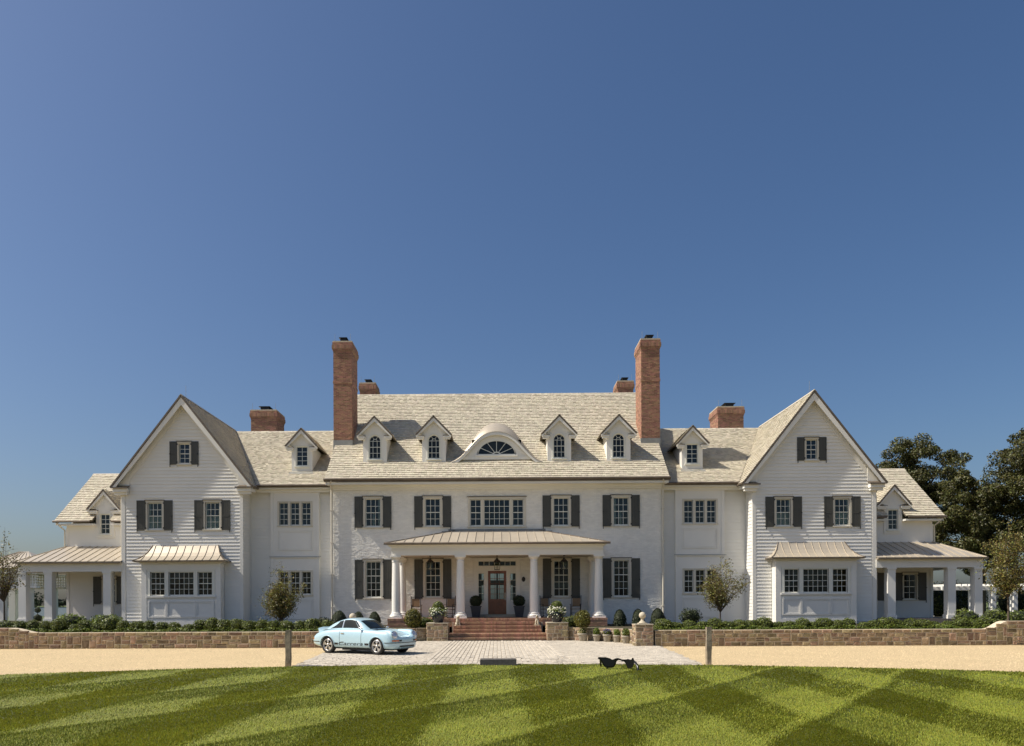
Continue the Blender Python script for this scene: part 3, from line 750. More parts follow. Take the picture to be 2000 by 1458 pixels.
def chimney(mx, x0, x1, y0, y1, zbase, ztop, label, band=None, rods=True):
    core = MB(mx); bk = MB(mx)
    lv = [(zbase, ztop-0.62, 0.0), (ztop-0.62, ztop-0.545, 0.02), (ztop-0.545, ztop-0.47, 0.045), (ztop-0.47, ztop-0.24, 0.075)]
    for (a, b_, d) in lv:
        core.box(x0-d+0.004, x1+d-0.004, y0-d+0.004, y1+d-0.004, a, b_-0.001); brick_box(bk, x0-d, x1+d, y0-d, y1+d, a, b_, soldier=(d == 0.075), row=0.23 if d == 0.075 else 0.075)
    core.box(x0-0.04, x1+0.04, y0-0.04, y1+0.04, ztop-0.24, ztop-0.075); brick_box(bk, x0-0.045, x1+0.045, y0-0.045, y1+0.045, ztop-0.24, ztop-0.08)
    if band: 
        core.box(x0-0.018, x1+0.018, y0-0.018, y1+0.018, band, band+0.15); brick_box(bk, x0-0.022, x1+0.022, y0-0.022, y1+0.022, band, band+0.15)
    ch = P('chimney', 'mortar', core, label=label)
    P('brickwork', 'red_brick', bk, ch, kind='stuff')
    P('chimney_cap', 'cast_stone', MB(mx).box(x0-0.03, x1+0.03, y0-0.03, y1+0.03, ztop-0.075, ztop), ch)
    xc, yc, w = (x0+x1)/2, (y0+y1)/2, (x1-x0)*0.22
    mb = MB(mx); mb.lathe([(w*1.0,0),(w*0.95,0.12),(w*1.25,0.2),(w*1.3,0.23)], (xc, yc, ztop), n=4, smooth=False).box(xc-w*1.0, xc+w*1.0, y0+0.15, y1-0.15, ztop+0.235, ztop+0.27)
    for yy in (y0+0.3, y1-0.3): mb.box(xc-w*0.7, xc+w*0.7, yy-0.08, yy+0.08, ztop-0.002, ztop+0.236)
    P('flue_cowl', 'iron', mb, ch)
    if rods:
        P('lightning_rod', 'lead', MB(mx).tube([(x0+0.08,y0+0.1,ztop-0.2),(x0+0.08,y0+0.1,ztop+0.45)], 0.008, 4).tube([(x1-0.08,y0+0.1,ztop-0.2),(x1-0.08,y0+0.1,ztop+0.45)], 0.008, 4), ch)
    return ch
for s, nm in ((-1, 'on the side of the car'), (1, 'on the side of the clay pots')):
    ch = chimney(s, 8.48, 9.56, 45.0, 46.8, 10.95, 17.25, 'tall slender brick chimney through the front slope ' + nm, band=14.75)
    P('lead_flashing', 'lead', MB(s).box(8.44, 9.58, 44.97, 46.82, 10.7, 11.42), ch)
    chimney(s, 8.55, 9.65, 54.2, 55.8, 12.0, 17.45, 'short brick chimney top showing behind the main ridge ' + nm)
    chimney(s, 14.75, 16.45, 51.3, 53.2, 11.5, 14.85, 'squat wide brick chimney behind the link roof ' + nm)

# dormers --------------------------------------------------------------
def dormer(mx, xc, yf, zb, w, ze, zp, ehw, tanr, win_w, wz0, wz1, arch, cols, rows, over=0.24, wallz0=None, side=True, meet=None):
    """gabled dormer: front at yf, base on the roof at zb, eave ze, peak zp; tanr = pitch of the carrying roof"""
    hw_ = w/2; g = MB(mx); zlow = zb-0.35 if wallz0 is None else wallz0
    sl = (zp-ze)/ehw; zg = lambda x: zp - 0.10 - sl*abs(x)
    r_ = win_w/2
    za = lambda x: (wz1 - r_ + math.sqrt(max(0, r_*r_-x*x))) if arch else wz1
    xs = [-r_*math.cos(t) for t in np.linspace(0, math.pi, 15)] if arch else [-r_, 0, r_]
    zj = min(ze, zg(hw_))
    g.box(xc-hw_, xc-r_, yf, yf+0.16, zlow, zj).box(xc+r_, xc+hw_, yf, yf+0.16, zlow, zj).box(xc-r_, xc+r_, yf, yf+0.16, zlow, wz0)
    for a, b_ in zip(xs[:-1], xs[1:]):
        q = [(xc+a,yf,za(a)),(xc+b_,yf,za(b_)),(xc+b_,yf,zg(b_)),(xc+a,yf,zg(a))]; g.prism(q, (0,0.16,0))
    for sg in (-1, 1):
        xa = min((zp-0.10-zj)/sl, ehw-0.05)
        g.prism([(xc+sg*r_,yf,zj),(xc+sg*xa,yf,zj),(xc+sg*r_,yf,zg(r_))] if xa > r_ else [(xc+sg*r_,yf,zj),(xc+sg*r_,yf,zj+0.01),(xc+sg*(r_+.01),yf,zj)], (0,0.16,0))
    ye = yf + (ze-zb)/tanr
    if side:
        for sg in (-1, 1):
            xx = xc+sg*(hw_-0.04)
            g.prism([(xx-0.04,yf+0.161,zlow),(xx-0.04,yf+0.161,ze),(xx-0.04,ye+0.3,ze)], (0.08,0,0))
    d = P('dormer', 'white_paint', g)
    # roof
    yr = yf + (zp-zb)/tanr; rf = MB(mx); shm = MB(mx)
    for sg in (-1, 1):
        A = (xc+sg*ehw, yf-over, ze-0.02); B = (xc, yf-over, zp); C_ = (xc, yr+0.1, zp); D_ = (xc+sg*ehw, ye+0.12, ze-0.02)
        Vs = Vector((-sg*ehw, 0, zp-ze+0.02)); Ls = Vs.length; Vs.normalize(); N = Vector((0,1,0)).cross(Vs); N = N if N.z > 0 else -N
        slab(rf, [A, B, C_, D_], N, 0.07)
        shingle_plane(shm, A, (0,1,0), Vs, [(0,-0.02),(D_[1]-A[1],-0.02),(C_[1]-A[1],Ls),(0,Ls)], expo=0.17, wmax=0.22)
    P('dormer_roof', 'roof_deck', rf, d); P('dormer_shingles', 'cedar_shingle', shm, d, kind='stuff')
    # rake boards, eave returns, crown copper edge
    tr = MB(mx)
    for sg in (-1, 1):
        t0 = 0.16
        tr.prism([(xc+sg*ehw, yf-over+0.02, ze-0.10),(xc, yf-over+0.02, zp-0.085),(xc, yf-over+0.02, zp-0.085-t0*1.4),(xc+sg*ehw, yf-over+0.02, ze-0.10-t0*0.7)], (0, 0.05, 0))
        tr.prism([(xc+sg*ehw, yf-over+0.07, ze-0.10),(xc, yf-over+0.07, zp-0.085),(xc, yf-over+0.07, zp-0.12),(xc+sg*ehw, yf-over+0.07, ze-0.135)], (0, over-0.071, 0))
        x0_, x1_ = sorted((xc+sg*(ehw-0.02), xc+sg*(hw_-0.12)))
        tr.box(x0_, x1_, yf-over+0.06, yf-0.001, ze-0.21, ze-0.11)
        x0_, x1_ = sorted((xc+sg*(ehw-0.06), xc+sg*(hw_-0.08)))
        tr.box(x0_, x1_, yf-over+0.10, yf-0.002, ze-0.30, ze-0.211)
    P('dormer_trim', 'white_paint', tr, d)
    cp = MB(mx)
    for sg in (-1, 1):
        cp.bar((xc+sg*(ehw+0.02), yf-over-0.004, ze-0.065), (xc-sg*0.01, yf-over-0.004, zp-0.03), 0.02, 0.07, up=(0,0,1))
        x0_, x1_ = sorted((xc+sg*(ehw+0.01), xc+sg*(hw_-0.14)))
        cp.box(x0_, x1_, yf-over+0.04, yf-0.003, ze-0.109, ze-0.085)
    P('copper_edge', 'copper_trim', cp, d)
    # window
    fr = MB(mx); y = yf-0.03; c = 0.07
    fr.box(xc-r_-c, xc-r_, y, yf-0.001, wz0-0.02, wz1-(r_ if arch else 0)); fr.box(xc+r_, xc+r_+c, y, yf-0.001, wz0-0.02, wz1-(r_ if arch else 0))
    fr.box(xc-r_-c-0.03, xc+r_+c+0.03, y-0.05, yf-0.001, wz0-0.09, wz0-0.021)
    if arch:
        ts = np.linspace(0, math.pi, 13)
        for a, b_ in zip(ts[:-1], ts[1:]):
            zc_ = wz1-r_; q = [(xc-(r_)*math.cos(a), y, zc_+r_*math.sin(a)),(xc-r_*math.cos(b_), y, zc_+r_*math.sin(b_)),(xc-(r_+c)*math.cos(b_), y, zc_+(r_+c)*math.sin(b_)),(xc-(r_+c)*math.cos(a), y, zc_+(r_+c)*math.sin(a))]
            fr.prism(q, (0, 0.029, 0))
    else: fr.box(xc-r_-c, xc+r_+c, y, yf-0.001, wz1, wz1+c)
    P('window_casing', 'sash_paint', fr, d)
    if not arch:
        sash_and_panes(d, mx, xc-r_, xc+r_, wz0, wz1, yf, cols, rows, meet, single=False, rail=0.04)
    else:
        s = MB(mx); y0, y1 = yf+0.05, yf+0.09; zc_ = wz1-r_; m_ = 0.011; rl = 0.035
        s.box(xc-r_, xc-r_+rl, y0, y1, wz0, zc_).box(xc+r_-rl, xc+r_, y0, y1, wz0, zc_).box(xc-r_+rl, xc+r_-rl, y0, y1, wz0, wz0+rl*1.3)
        ts = np.linspace(0, math.pi, 13)
        def ring(ro, ri):
            for a, b_ in zip(ts[:-1], ts[1:]):
                s.prism([(xc-ri*math.cos(a), y0, zc_+ri*math.sin(a)),(xc-ri*math.cos(b_), y0, zc_+ri*math.sin(b_)),(xc-ro*math.cos(b_), y0, zc_+ro*math.sin(b_)),(xc-ro*math.cos(a), y0, zc_+ro*math.sin(a))], (0, y1-y0, 0))
        ring(r_, r_-rl)
        rin = r_*0.36; ring(rin+m_, rin-m_)
        for k in (-1, 1): s.box(xc+k*rin-m_, xc+k*rin+m_, y0+0.004, y1-0.004, wz0, zc_)
        hz = (zc_-wz0)/3
        for k in (1, 2, 3): s.box(xc-r_+rl, xc+r_-rl, y0+0.006, y1-0.006, wz0+k*hz-m_*(1.6 if k == 2 else 1), wz0+k*hz+m_*(1.6 if k == 2 else 1))
        for a in (R(60), R(120)): s.bar((xc-rin*math.cos(a), (y0+y1)/2, zc_+rin*math.sin(a)), (xc-r_*math.cos(a), (y0+y1)/2, zc_+r_*math.sin(a)), 0.02, 0.02)
        P('sash', 'sash_paint', s, d)
        gl = MB(mx); yg = yf+0.07
        gl.poly([(xc-r_, yg, wz0), (xc+r_, yg, wz0)] + [(xc+r_*math.cos(t), yg, zc_+r_*math.sin(t)) for t in ts])
        P('pane', 'window_glass', gl, d)
    room(d, mx, xc-r_+0.35, xc+r_-0.35, wz0+0.2, wz1-0.15, yf+0.165, dep=0.22)
    return d
zroof = lambda y: ez + tanm*(y-ey)
DY = 43.50
for s in (-1, 1):
    for xc in (3.55, 6.9):
        dormer(s, xc, DY, zroof(DY), 1.34, 11.40, 12.42, 0.99, tanm, 0.66, 10.02, 11.37, True, 3, 4)
# link dormers
my0, mz0, my1, mz1 = 42.95, 8.52, 50.68, 13.22; tanl = (mz1-mz0)/(my1-my0)
zlink = lambda y: mz0 + tanl*(y-my0)
for s in (-1, 1):
    d = dormer(s, 11.33, 44.6, zlink(44.6), 1.2, 11.02, 12.02, 0.92, tanl, 0.66, 9.86, 10.98, False, 2, 4)
    P('lead_apron', 'lead', MB(s).prism([(10.70,44.58,zlink(44.58)+0.03),(11.96,44.58,zlink(44.58)+0.03),(12.05,44.25,zlink(44.25)+0.035),(10.6,44.25,zlink(44.25)+0.035)], (0,0,-0.01)), d)

# eyebrow dormer
kx = np.array([0,0.36,0.72,1.12,1.63,2.0,2.28,2.55]); kz = np.array([1.74,1.70,1.57,1.27,0.70,0.32,0.11,0.0])
EX = np.linspace(-2.55, 2.55, 61); EH = np.interp(np.abs(EX), kx, kz)
EH = np.convolve(np.pad(EH, 2, mode='edge'), np.ones(5)/5, 'valid')
yl = DY-0.12; zE = zroof(DY)-0.02
def back_pt(x, h):
    z0_ = zE+h; # line z = z0_ + .36 (y-yl) meets the roof
    y = (z0_ - 0.36*yl - ez + tanm*ey)/(tanm-0.36); return max(y, yl), z0_+0.36*(max(y, yl)-yl)
mb = MB()
for i in range(60):
    xa, xb, ha, hb = EX[i], EX[i+1], EH[i], EH[i+1]
    (ya, zaa), (yb, zbb) = back_pt(xa, ha), back_pt(xb, hb)
    mb.add([(xa,yl,zE+ha),(xb,yl,zE+hb),(xb,yb,zbb+0.02),(xa,ya,zaa+0.02),(xa,yl,zE+ha-0.03),(xb,yl,zE+hb-0.03)], [(0,1,2,3),(4,5,1,0)], True)
eb = P('eyebrow_dormer', 'zinc_roof', mb, label='eyebrow dormer with fan window in the middle of the main roof')
mb = MB(); inner = lambda i: max(EH[i]-0.19, 0.0)
for i in range(60):     # moulded fascia under the lip
    q = [(EX[i],yl+0.02,zE+EH[i]-0.03),(EX[i+1],yl+0.02,zE+EH[i+1]-0.03),(EX[i+1],yl+0.02,zE+max(EH[i+1]-0.20,-0.03)),(EX[i],yl+0.02,zE+max(EH[i]-0.20,-0.03))]
    mb.prism(q, (0,0.10,0))
P('fascia', 'white_paint', mb, eb)
fw, fh, fz = 1.10, 0.83, 0.43
mb = MB(); yw = DY+0.08
for i in range(60):
    xm = (EX[i]+EX[i+1])/2
    def lo(x): return zE+fz+fh*math.sqrt(max(0, 1-(x/fw)**2)) if abs(x) < fw else zE+0.18
    hi = zE+max(EH[i]-0.08, 0); hi2 = zE+max(EH[i+1]-0.08, 0); l1, l2 = lo(EX[i]), lo(EX[i+1])
    if abs(EX[i]) >= fw-0.05 and abs(EX[i+1]) >= fw-0.05: l1 = l2 = zE+0.18
    if hi > l1 or hi2 > l2: mb.prism([(EX[i],yw,min(l1,hi)),(EX[i+1],yw,min(l2,hi2)),(EX[i+1],yw,hi2),(EX[i],yw,hi)], (0,0.08,0))
mb.box(-1.95, 1.95, yw-0.03, yw+0.06, zE+0.16, zE+0.34).box(-fw-0.1, fw+0.1, yw-0.07, yw+0.06, zE+0.341, zE+fz)
P('dormer_face', 'white_paint', mb, eb)
mb = MB(); ts = np.linspace(0, math.pi, 25); ell = lambda t, k=1.0: (-(fw*k)*math.cos(t), zE+fz+(fh*k)*math.sin(t))
for a, b_ in zip(ts[:-1], ts[1:]):
    p, q, r2, s2 = ell(a,0.945), ell(b_,0.945), ell(b_), ell(a)
    mb.prism([(p[0],yw+0.0,p[1]),(q[0],yw+0.0,q[1]),(r2[0],yw+0.0,r2[1]),(s2[0],yw+0.0,s2[1])], (0,0.05,0))
for a in (30, 60, 90, 120, 150):
    p, q = ell(R(a), 0.2), ell(R(a), 0.96); mb.bar((p[0],yw+0.03,p[1]), (q[0],yw+0.03,q[1]), 0.03, 0.03, up=(0,1,0))
for a, b_ in zip(ts[:-1], ts[1:]):
    p, q, r2, s2 = ell(a,0.15), ell(b_,0.15), ell(b_,0.22), ell(a,0.22)
    mb.prism([(p[0],yw+0.01,p[1]),(q[0],yw+0.01,q[1]),(r2[0],yw+0.01,r2[1]),(s2[0],yw+0.01,s2[1])], (0,0.04,0))
mb.box(-fw, fw, yw, yw+0.05, zE+fz, zE+fz+0.05)
P('fan_sash', 'sash_paint', mb, eb)
for k in range(6):      # six fan panes
    a0, a1 = R(30*k), R(30*(k+1)); tt = np.linspace(a0, a1, 6)
    pts = [(ell(t,0.97)[0], yw+0.035, ell(t,0.97)[1]) for t in tt] + [(ell(t,0.1)[0], yw+0.035, ell(t,0.1)[1]) for t in tt[::-1]]
    P('pane', 'window_glass', MB().poly(pts), eb)
room(eb, 1, -0.9, 0.9, zE+0.5, zE+1.0, yw+0.09, dep=0.22)

# ---------------------------------------------------------------- links, gable wings, outer wings
def siding_rows(x0f, x1f, z0, z1, y, holes, emit, expo=0.19):
    n = int(round((z1-z0)/expo)); e = (z1-z0)/n
    for k in range(n):
        z = z0+k*e; zm = z+e*0.6; a, b_ = x0f(zm), x1f(zm)
        if b_-a < 0.05: continue
        segs = [(a, b_)]
        for h in holes:
            if z+e > h[2]+0.01 and z < h[3]-0.01:
                ns = []
                for (p, q) in segs:
                    if q <= h[0] or p >= h[1]: ns.append((p, q))
                    else:
                        if p < h[0]: ns.append((p, h[0]))
                        if q > h[1]: ns.append((h[1], q))
                segs = ns
        for (p, q) in segs:
            if q-p > 0.04: emit(p, q, z, e)
def board(mb, p, q, z, e, y, t=0.036, clip=None):
    pt, qt = (p, q) if clip is None else clip(p, q, z+e)
    mb.add([(p,y+0.004,z),(q,y+0.004,z),(q,y-t,z),(p,y-t,z),(pt,y-0.004,z+e+0.008),(qt,y-0.004,z+e+0.008)], [(0,1,2,3),(3,2,5,4),(0,3,4),(1,5,2)])
def std_seam(parent, mx, prof, x0, x1, pitch, hipl=None, hipr=None, first=0.0):
    """standing-seam roof: prof = (y,z) from eave to top, split in panels along x; hip functions give the x limits at profile index i"""
    n = max(1, round((x1-x0)/pitch)); w = (x1-x0)/n
    L = (lambda i: hipl[i]) if hipl else (lambda i: x0); Rr = (lambda i: hipr[i]) if hipr else (lambda i: x1)
    def tmax(i, x):
        if L(i+1) <= x <= Rr(i+1): return 1.0
        if x < L(i+1): return max(0.0, min(1.0, (x-L(i))/((L(i+1)-L(i)) or 1e-9)))
        return max(0.0, min(1.0, (x-Rr(i))/((Rr(i+1)-Rr(i)) or 1e-9)))
    for k in range(n):
        a, b_ = x0+k*w, x0+(k+1)*w; mb = MB(mx)
        for i in range(len(prof)-1):
            (ya, za_), (yb, zb_) = prof[i], prof[i+1]
            xa, xb = max(a, L(i)), min(b_, Rr(i))
            if xb-xa < 1e-4: continue
            q = [(xa, 0.0), (xb, 0.0), (xb, tmax(i, xb))]
            for c in (Rr(i+1), L(i+1)):
                if xa+1e-4 < c < xb-1e-4: q.append((c, 1.0))
            q.append((xa, tmax(i, xa)))
            u = []
            for p in q:
                if not u or abs(p[0]-u[-1][0])+abs(p[1]-u[-1][1]) > 1e-4: u.append(p)
            if abs(u[0][0]-u[-1][0])+abs(u[0][1]-u[-1][1]) < 1e-4: u.pop()
            if len(u) >= 3: mb.prism([(x, ya+(yb-ya)*t, za_+(zb_-za_)*t) for x, t in u], (0,0,-0.025))
        if mb.v: mb.build('roof_panel', 'zinc_roof', parent)
    for k in range(1, n):
        x = x0+k*w; pts = []
        for i in range(len(prof)-1):
            (ya, za_), (yb, zb_) = prof[i], prof[i+1]
            if L(i) <= x <= Rr(i): pts.append((x, ya, za_+0.012))
            if L(i) <= x <= Rr(i) and not (L(i+1) <= x <= Rr(i+1)):
                t = (x-L(i))/((L(i+1)-L(i)) or 1e-9) if x < L(i+1) else (x-Rr(i))/((Rr(i+1)-Rr(i)) or 1e-9)
                pts.append((x, ya+(yb-ya)*t, za_+(zb_-za_)*t+0.012)); break
            if i == len(prof)-2 and L(i+1) <= x <= Rr(i+1): pts.append((x, yb, zb_+0.012))
        mb = MB(mx)
        for p, q in zip(pts[:-1], pts[1:]):
            if (Vector(q)-Vector(p)).length > 0.03: mb.bar(p, q, 0.022, 0.045)
        if mb.v: mb.build('roof_seam', 'zinc_roof', parent)

for s in (-1, 1):
    side = 'on the side of the car' if s < 0 else 'on the side of the clay pots'
    # ---- link
    LX0, LX1 = 9.16, WX0
    trip = [(10.78, 0.50), (11.42, 0.50), (12.06, 0.50)]
    BXa, BXb = 10.04, 12.80; by = MY-0.17
    mb = MB(s); wall_holes(mb, LX0, LX1, ZB, 8.4, MY+0.004, [(10.4,12.45,6.2,7.62),(10.4,12.45,2.3,3.72)], 0.25)
    P('link_wall', 'white_paint', mb)
    mb = MB(s); emit = lambda p, q, z, e: board(mb, p, q, z, e, MY)
    siding_rows(lambda z: LX0+0.02, lambda z: LX1-0.12, ZB, 8.2, MY, [(BXa, BXb, 0, 9)], emit)
    P('siding', 'siding_paint', mb, kind='stuff')
    hol = [(c-w/2, c+w/2, 6.27, 7.55) for c, w in trip] + [(c-w/2, c+w/2, 2.36, 3.64) for c, w in trip]
    mb = MB(s); wall_holes(mb, BXa, BXb, ZB, 8.28, by, hol, 0.165)
    mb.box(BXa-0.06, BXb+0.06, by-0.06, by-0.001, 4.42, 4.47)
    for (a, b_) in ((BXa+0.001, BXa+0.17), (BXb-0.17, BXb-0.001)): mb.box(a, b_, by-0.025, by-0.001, ZB+0.02, 4.40).box(a, b_, by-0.025, by-0.001, 4.5, 8.24)
    for (za, zb) in ((4.85, 6.0), (0.95, 2.1)):      # raised panel moulding under the windows
        for t, d_ in ((0.0, 0.03), (0.09, 0.018)):
            a, b_ = 10.42+t, 12.42-t
            mb.box(a, b_, by-d_, by-0.001, za+t, za+t+0.045).box(a, b_, by-d_, by-0.001, zb-t-0.045, zb-t).box(a, a+0.045, by-d_, by-0.002, za+t+0.046, zb-t-0.046).box(b_-0.045, b_, by-d_, by-0.002, za+t+0.046, zb-t-0.046)
    P('panelled_bay', 'white_paint', mb)
    P('belt_flashing', 'lead', MB(s).box(BXa-0.08, BXb+0.08, by-0.085, by-0.001, 4.471, 4.495))
    for (z0, z1) in ((6.27, 7.55), (2.36, 3.64)):
        mb = MB(s); xa, xb = trip[0][0]-0.25, trip[-1][0]+0.25
        mb.box(xa-0.10, xa, by-0.03, by+0.1, z0-0.02, z1).box(xb, xb+0.10, by-0.03, by+0.1, z0-0.02, z1).box(xa-0.10, xb+0.10, by-0.033, by+0.1, z1, z1+0.09)
        for c0, c1 in zip(trip[:-1], trip[1:]): mb.box(c0[0]+0.25, c1[0]-0.25, by-0.025, by+0.1, z0-0.02, z1)
        wv = P('window', 'trim_paint', mb)
        P('sill', 'trim_paint', MB(s).box(xa-0.13, xb+0.13, by-0.065, by+0.09, z0-0.085, z0-0.021), wv)
        for c, w in trip: sash_and_panes(wv, s, c-w/2, c+w/2, z0, z1, by, 2, 4, 2, rail=0.035, mun=0.02)
        room(wv, s, xa+0.4, xb-0.4, z0+0.25, z1-0.2, by+0.44)
    Vl = Vector((0, my1-my0, mz1-mz0)); Ll = Vl.length; Vl.normalize()
    mb = MB(s); slab(mb, [(9.0,my0,mz0),(13.49,my0,mz0),(17.29,my1,mz1),(9.0,my1,mz1)], (0,-Vl.z,Vl.y)); slab(mb, [(9.0,2*my1-my0,mz0),(19,2*my1-my0,mz0),(19,my1,mz1),(9.0,my1,mz1)], (0,Vl.z,Vl.y))
    lr = P('roof', 'roof_deck', mb, label='shingle roof of the recessed link ' + side)
    mb = MB(s); shingle_plane(mb, (9.0,my0,mz0), (1,0,0), Vl, [(0,-0.02),(4.49,-0.02),(8.29,Ll),(0,Ll)])
    P('shingles', 'cedar_shingle', mb, lr, kind='stuff')
    mb = MB(s); x = 9.2
    while x < 17.0: mb.prism([(x,my1-0.17,mz1-0.08),(x,my1,mz1+0.04),(x,my1+0.17,mz1-0.08),(x,my1,mz1)], (0.194,0,random.uniform(0,.01))); x += 0.2
    P('ridge_shingles', 'cedar_shingle', mb, lr, kind='stuff')
    P('cornice', 'white_paint', MB(s).box(9.16, 13.86, my0+0.06, MY-0.001, 8.28, 8.40).box(9.2, 13.86, by-0.10, by-0.002, 8.12, 8.279))
    P('gutter', 'copper_trim', MB(s).tube([(9.3,my0-0.05,8.46),(13.5,my0-0.05,8.46)], 0.07, 10).box(9.3, 13.5, my0-0.02, my0+0.06, 8.36, 8.47))
    # ---- gable wing
    rx, rzz, ex, ezz, rake = WXC, 13.32, 3.84, 8.38, WY-0.40
    slp = (rzz-ezz)/ex
    gw2, ga = 0.80, 0.60
    A2 = [(15.72, 5.98, 7.46), (18.92, 5.98, 7.46)]; AT = (17.27, 9.60, 10.72)
    hol = [(c-gw2/2, c+gw2/2, a, b_) for c, a, b_ in A2] + [(AT[0]-ga/2, AT[0]+ga/2, AT[1], AT[2])]
    mb = MB(s); wall_holes(mb, WX0, WX1, ZB, 8.3, WY+0.004, hol+[(15.3,19.1,2.2,3.7)], 0.25)
    half = lambda z: (rzz-0.16-z)/slp
    zz = list(np.arange(8.3, 13.1, 0.15)) + [13.1]
    for za, zb in zip(zz[:-1], zz[1:]):
        segs = [(rx-min(half(za),3.22), rx+min(half(za),3.42))]
        if za+0.07 > AT[1]-0.02 and za+0.07 < AT[2]+0.02: segs = [(segs[0][0], AT[0]-ga/2), (AT[0]+ga/2, segs[0][1])]
        for p, q in segs:
            if q > p: mb.box(p, q, WY+0.004, WY+0.2, za, zb)
    mb.box(WX0, WX0+0.25, WY+0.255, 52, ZB, 8.3).box(WX1-0.25, WX1, WY+0.255, 52, ZB, 8.3)
    mb.box(WX0, WX1, 52, 52.2, ZB, 8.3).prism([(WX0,52,8.3),(WX1,52,8.3),(rx,52,13.1)], (0,0.2,0))
    wing = P('wing_wall', 'white_paint', mb, label='clapboarded gable wing ' + side)
    hb = [(c-gw2/2-0.12, c+gw2/2+0.12, a-0.06, b_+0.12) for c, a, b_ in A2] + [(AT[0]-ga/2-0.12, AT[0]+ga/2+0.12, AT[1]-0.06, AT[2]+0.12), (15.04, 19.40, ZB-1, 4.32)]
    def emit(p, q, z, e):
        mb = MB(s)
        if z > 8.0 and (p < rx-half(z+e*.6)+0.3 or q > rx+half(z+e*.6)-0.3):
            h1 = half(z)+0.02; h2 = half(z+e)+0.02
            pp = max(p, rx-h1) if p > rx-h1+0.2 else rx-min(h1, 3.35); qq = q if q < rx+h1-0.2 else rx+min(h1, 3.35)
            cl = lambda a, b_, zt: (a if a > rx-h1+0.2 else rx-min(h2, 3.35), b_ if b_ < rx+h1-0.2 else rx+min(h2, 3.35))
            board(mb, pp, qq, z, e, WY, clip=cl)
        else: board(mb, p, q, z, e, WY)
        mb.build('siding_board', 'siding_paint', wing)
    siding_rows(lambda z: rx-min(half(z), 3.3-0.13), lambda z: rx+min(half(z), 3.4-0.19), ZB+0.12, 13.0, WY, hb, emit)
    P('corner_board', 'white_paint', MB(s).box(WX0-0.03, WX0+0.15, WY-0.036, WY+0.12, ZB, 8.2)); P('corner_board', 'white_paint', MB(s).box(WX1-0.17, WX1+0.03, WY-0.036, WY+0.12, ZB, 8.2))
    mb = MB(s)                                     # inner flank siding
    n = 40; e = (8.2-ZB)/n
    for k in range(n):
        z = ZB+k*e; mb.add([(WX0+.004,WY+.13,z),(WX0+.004,MY,z),(WX0-.024,MY,z),(WX0-.024,WY+.13,z),(WX0-.003,WY+.13,z+e+.006),(WX0-.003,MY,z+e+.006)], [(0,1,2,3),(3,2,5,4),(0,3,4),(1,5,2)])
    P('flank_siding', 'siding_paint', mb, kind='stuff')
    for c, a, b_ in A2:
        window(s, c, gw2, a, b_, WY, 3, 4, 2, curtain=[(0,1,0,0.5),(0,0.14,0.5,1),(0.86,1,0.5,1)], casing=0.11)
        shutter_pair(s, c, gw2, 0.48, 5.92, 7.58, WY, gap=0.115)
    window(s, AT[0], ga, AT[1], AT[2], WY, 2, 4, 2, casing=0.09)
    shutter_pair(s, AT[0], ga, 0.40, 9.55, 10.83, WY, gap=0.10)
    # wing roof
    for sg in (-1, 1):
        A = (rx+sg*ex, rake, ezz); B = (rx, rake, rzz); yb = 52.4
        if sg < 0: C_ = (rx, my0+(rzz-mz0)/tanl, rzz); D_ = (rx-ex, my0+(ezz-mz0)/tanl, ezz)
        else: C_ = (rx, yb, rzz); D_ = (rx+ex, yb, ezz)
        Vs = Vector((-sg*ex, 0, rzz-ezz)); Ls = Vs.length; Vs.normalize(); N = Vector((0,1,0)).cross(Vs); N = N if N.z > 0 else -N
        mb = MB(s); slab(mb, [A, B, C_, D_], N, 0.08)
        rf = P('roof', 'roof_deck', mb, label='steep shingle slope of the gable wing ' + side)
        mb = MB(s); shingle_plane(mb, A, (0,1,0), Vs, [(0,-0.02),(D_[1]-A[1],-0.02),(C_[1]-A[1],Ls),(0,Ls)])
        P('shingles', 'cedar_shingle', mb, rf, kind='stuff')
        mb = MB(s)
        z0_, z1_ = ezz-0.10, rzz-0.10; t = 0.30
        mb.prism([(rx+sg*ex, rake+0.02, z0_),(rx, rake+0.02, z1_),(rx, rake+0.02, z1_-t*1.5),(rx+sg*(ex-0.12), rake+0.02, z0_-0.12)], (0,0.05,0))
        mb.prism([(rx+sg*ex, rake+0.07, z0_),(rx, rake+0.07, z1_),(rx, rake+0.07, z1_-0.05),(rx+sg*ex, rake+0.07, z0_-0.05)], (0,0.40-0.075,0))
        a = 3.36
        mb.prism([(rx+sg*a, WY-0.05, 8.30+0.26),(rx, WY-0.05, rzz-0.20),(rx, WY-0.05, rzz-0.62),(rx+sg*a, WY-0.05, 8.30-0.12)], (0,0.02,0))
        P('rake_board', 'white_paint', mb)
        P('copper_edge', 'copper_trim', MB(s).bar((rx+sg*(ex+0.03), rake-0.008, ezz-0.06), (rx-sg*0.0, rake-0.008, rzz-0.03+0.0), 0.02, 0.085))
        xa, xb = sorted((rx+sg*(ex+0.02), rx+sg*(ex-0.86)))
        mb = MB(s).box(xa+0.05, xb-0.05, rake+0.06, WY-0.04, 8.02, 8.22).box(xa+0.1, xb-0.1, rake+0.16, WY-0.041, 7.88, 8.019)
        if sg < 0: mb.box(rx-ex+0.06, WX0-0.031, WY-0.04, MY-0.6, 8.08, 8.22)
        else: mb.box(WX1+0.031, rx+ex-0.06, WY-0.04, 51, 8.08, 8.22)
        mb.prism([(rx+sg*(ex-0.02), WY-0.07, 8.225),(rx+sg*(ex-0.84), WY-0.07, 8.225),(rx+sg*(ex-0.84), WY-0.07, 8.225+0.80*slp-0.10)], (0,0.02,0))
        P('eave_return', 'white_paint', mb)
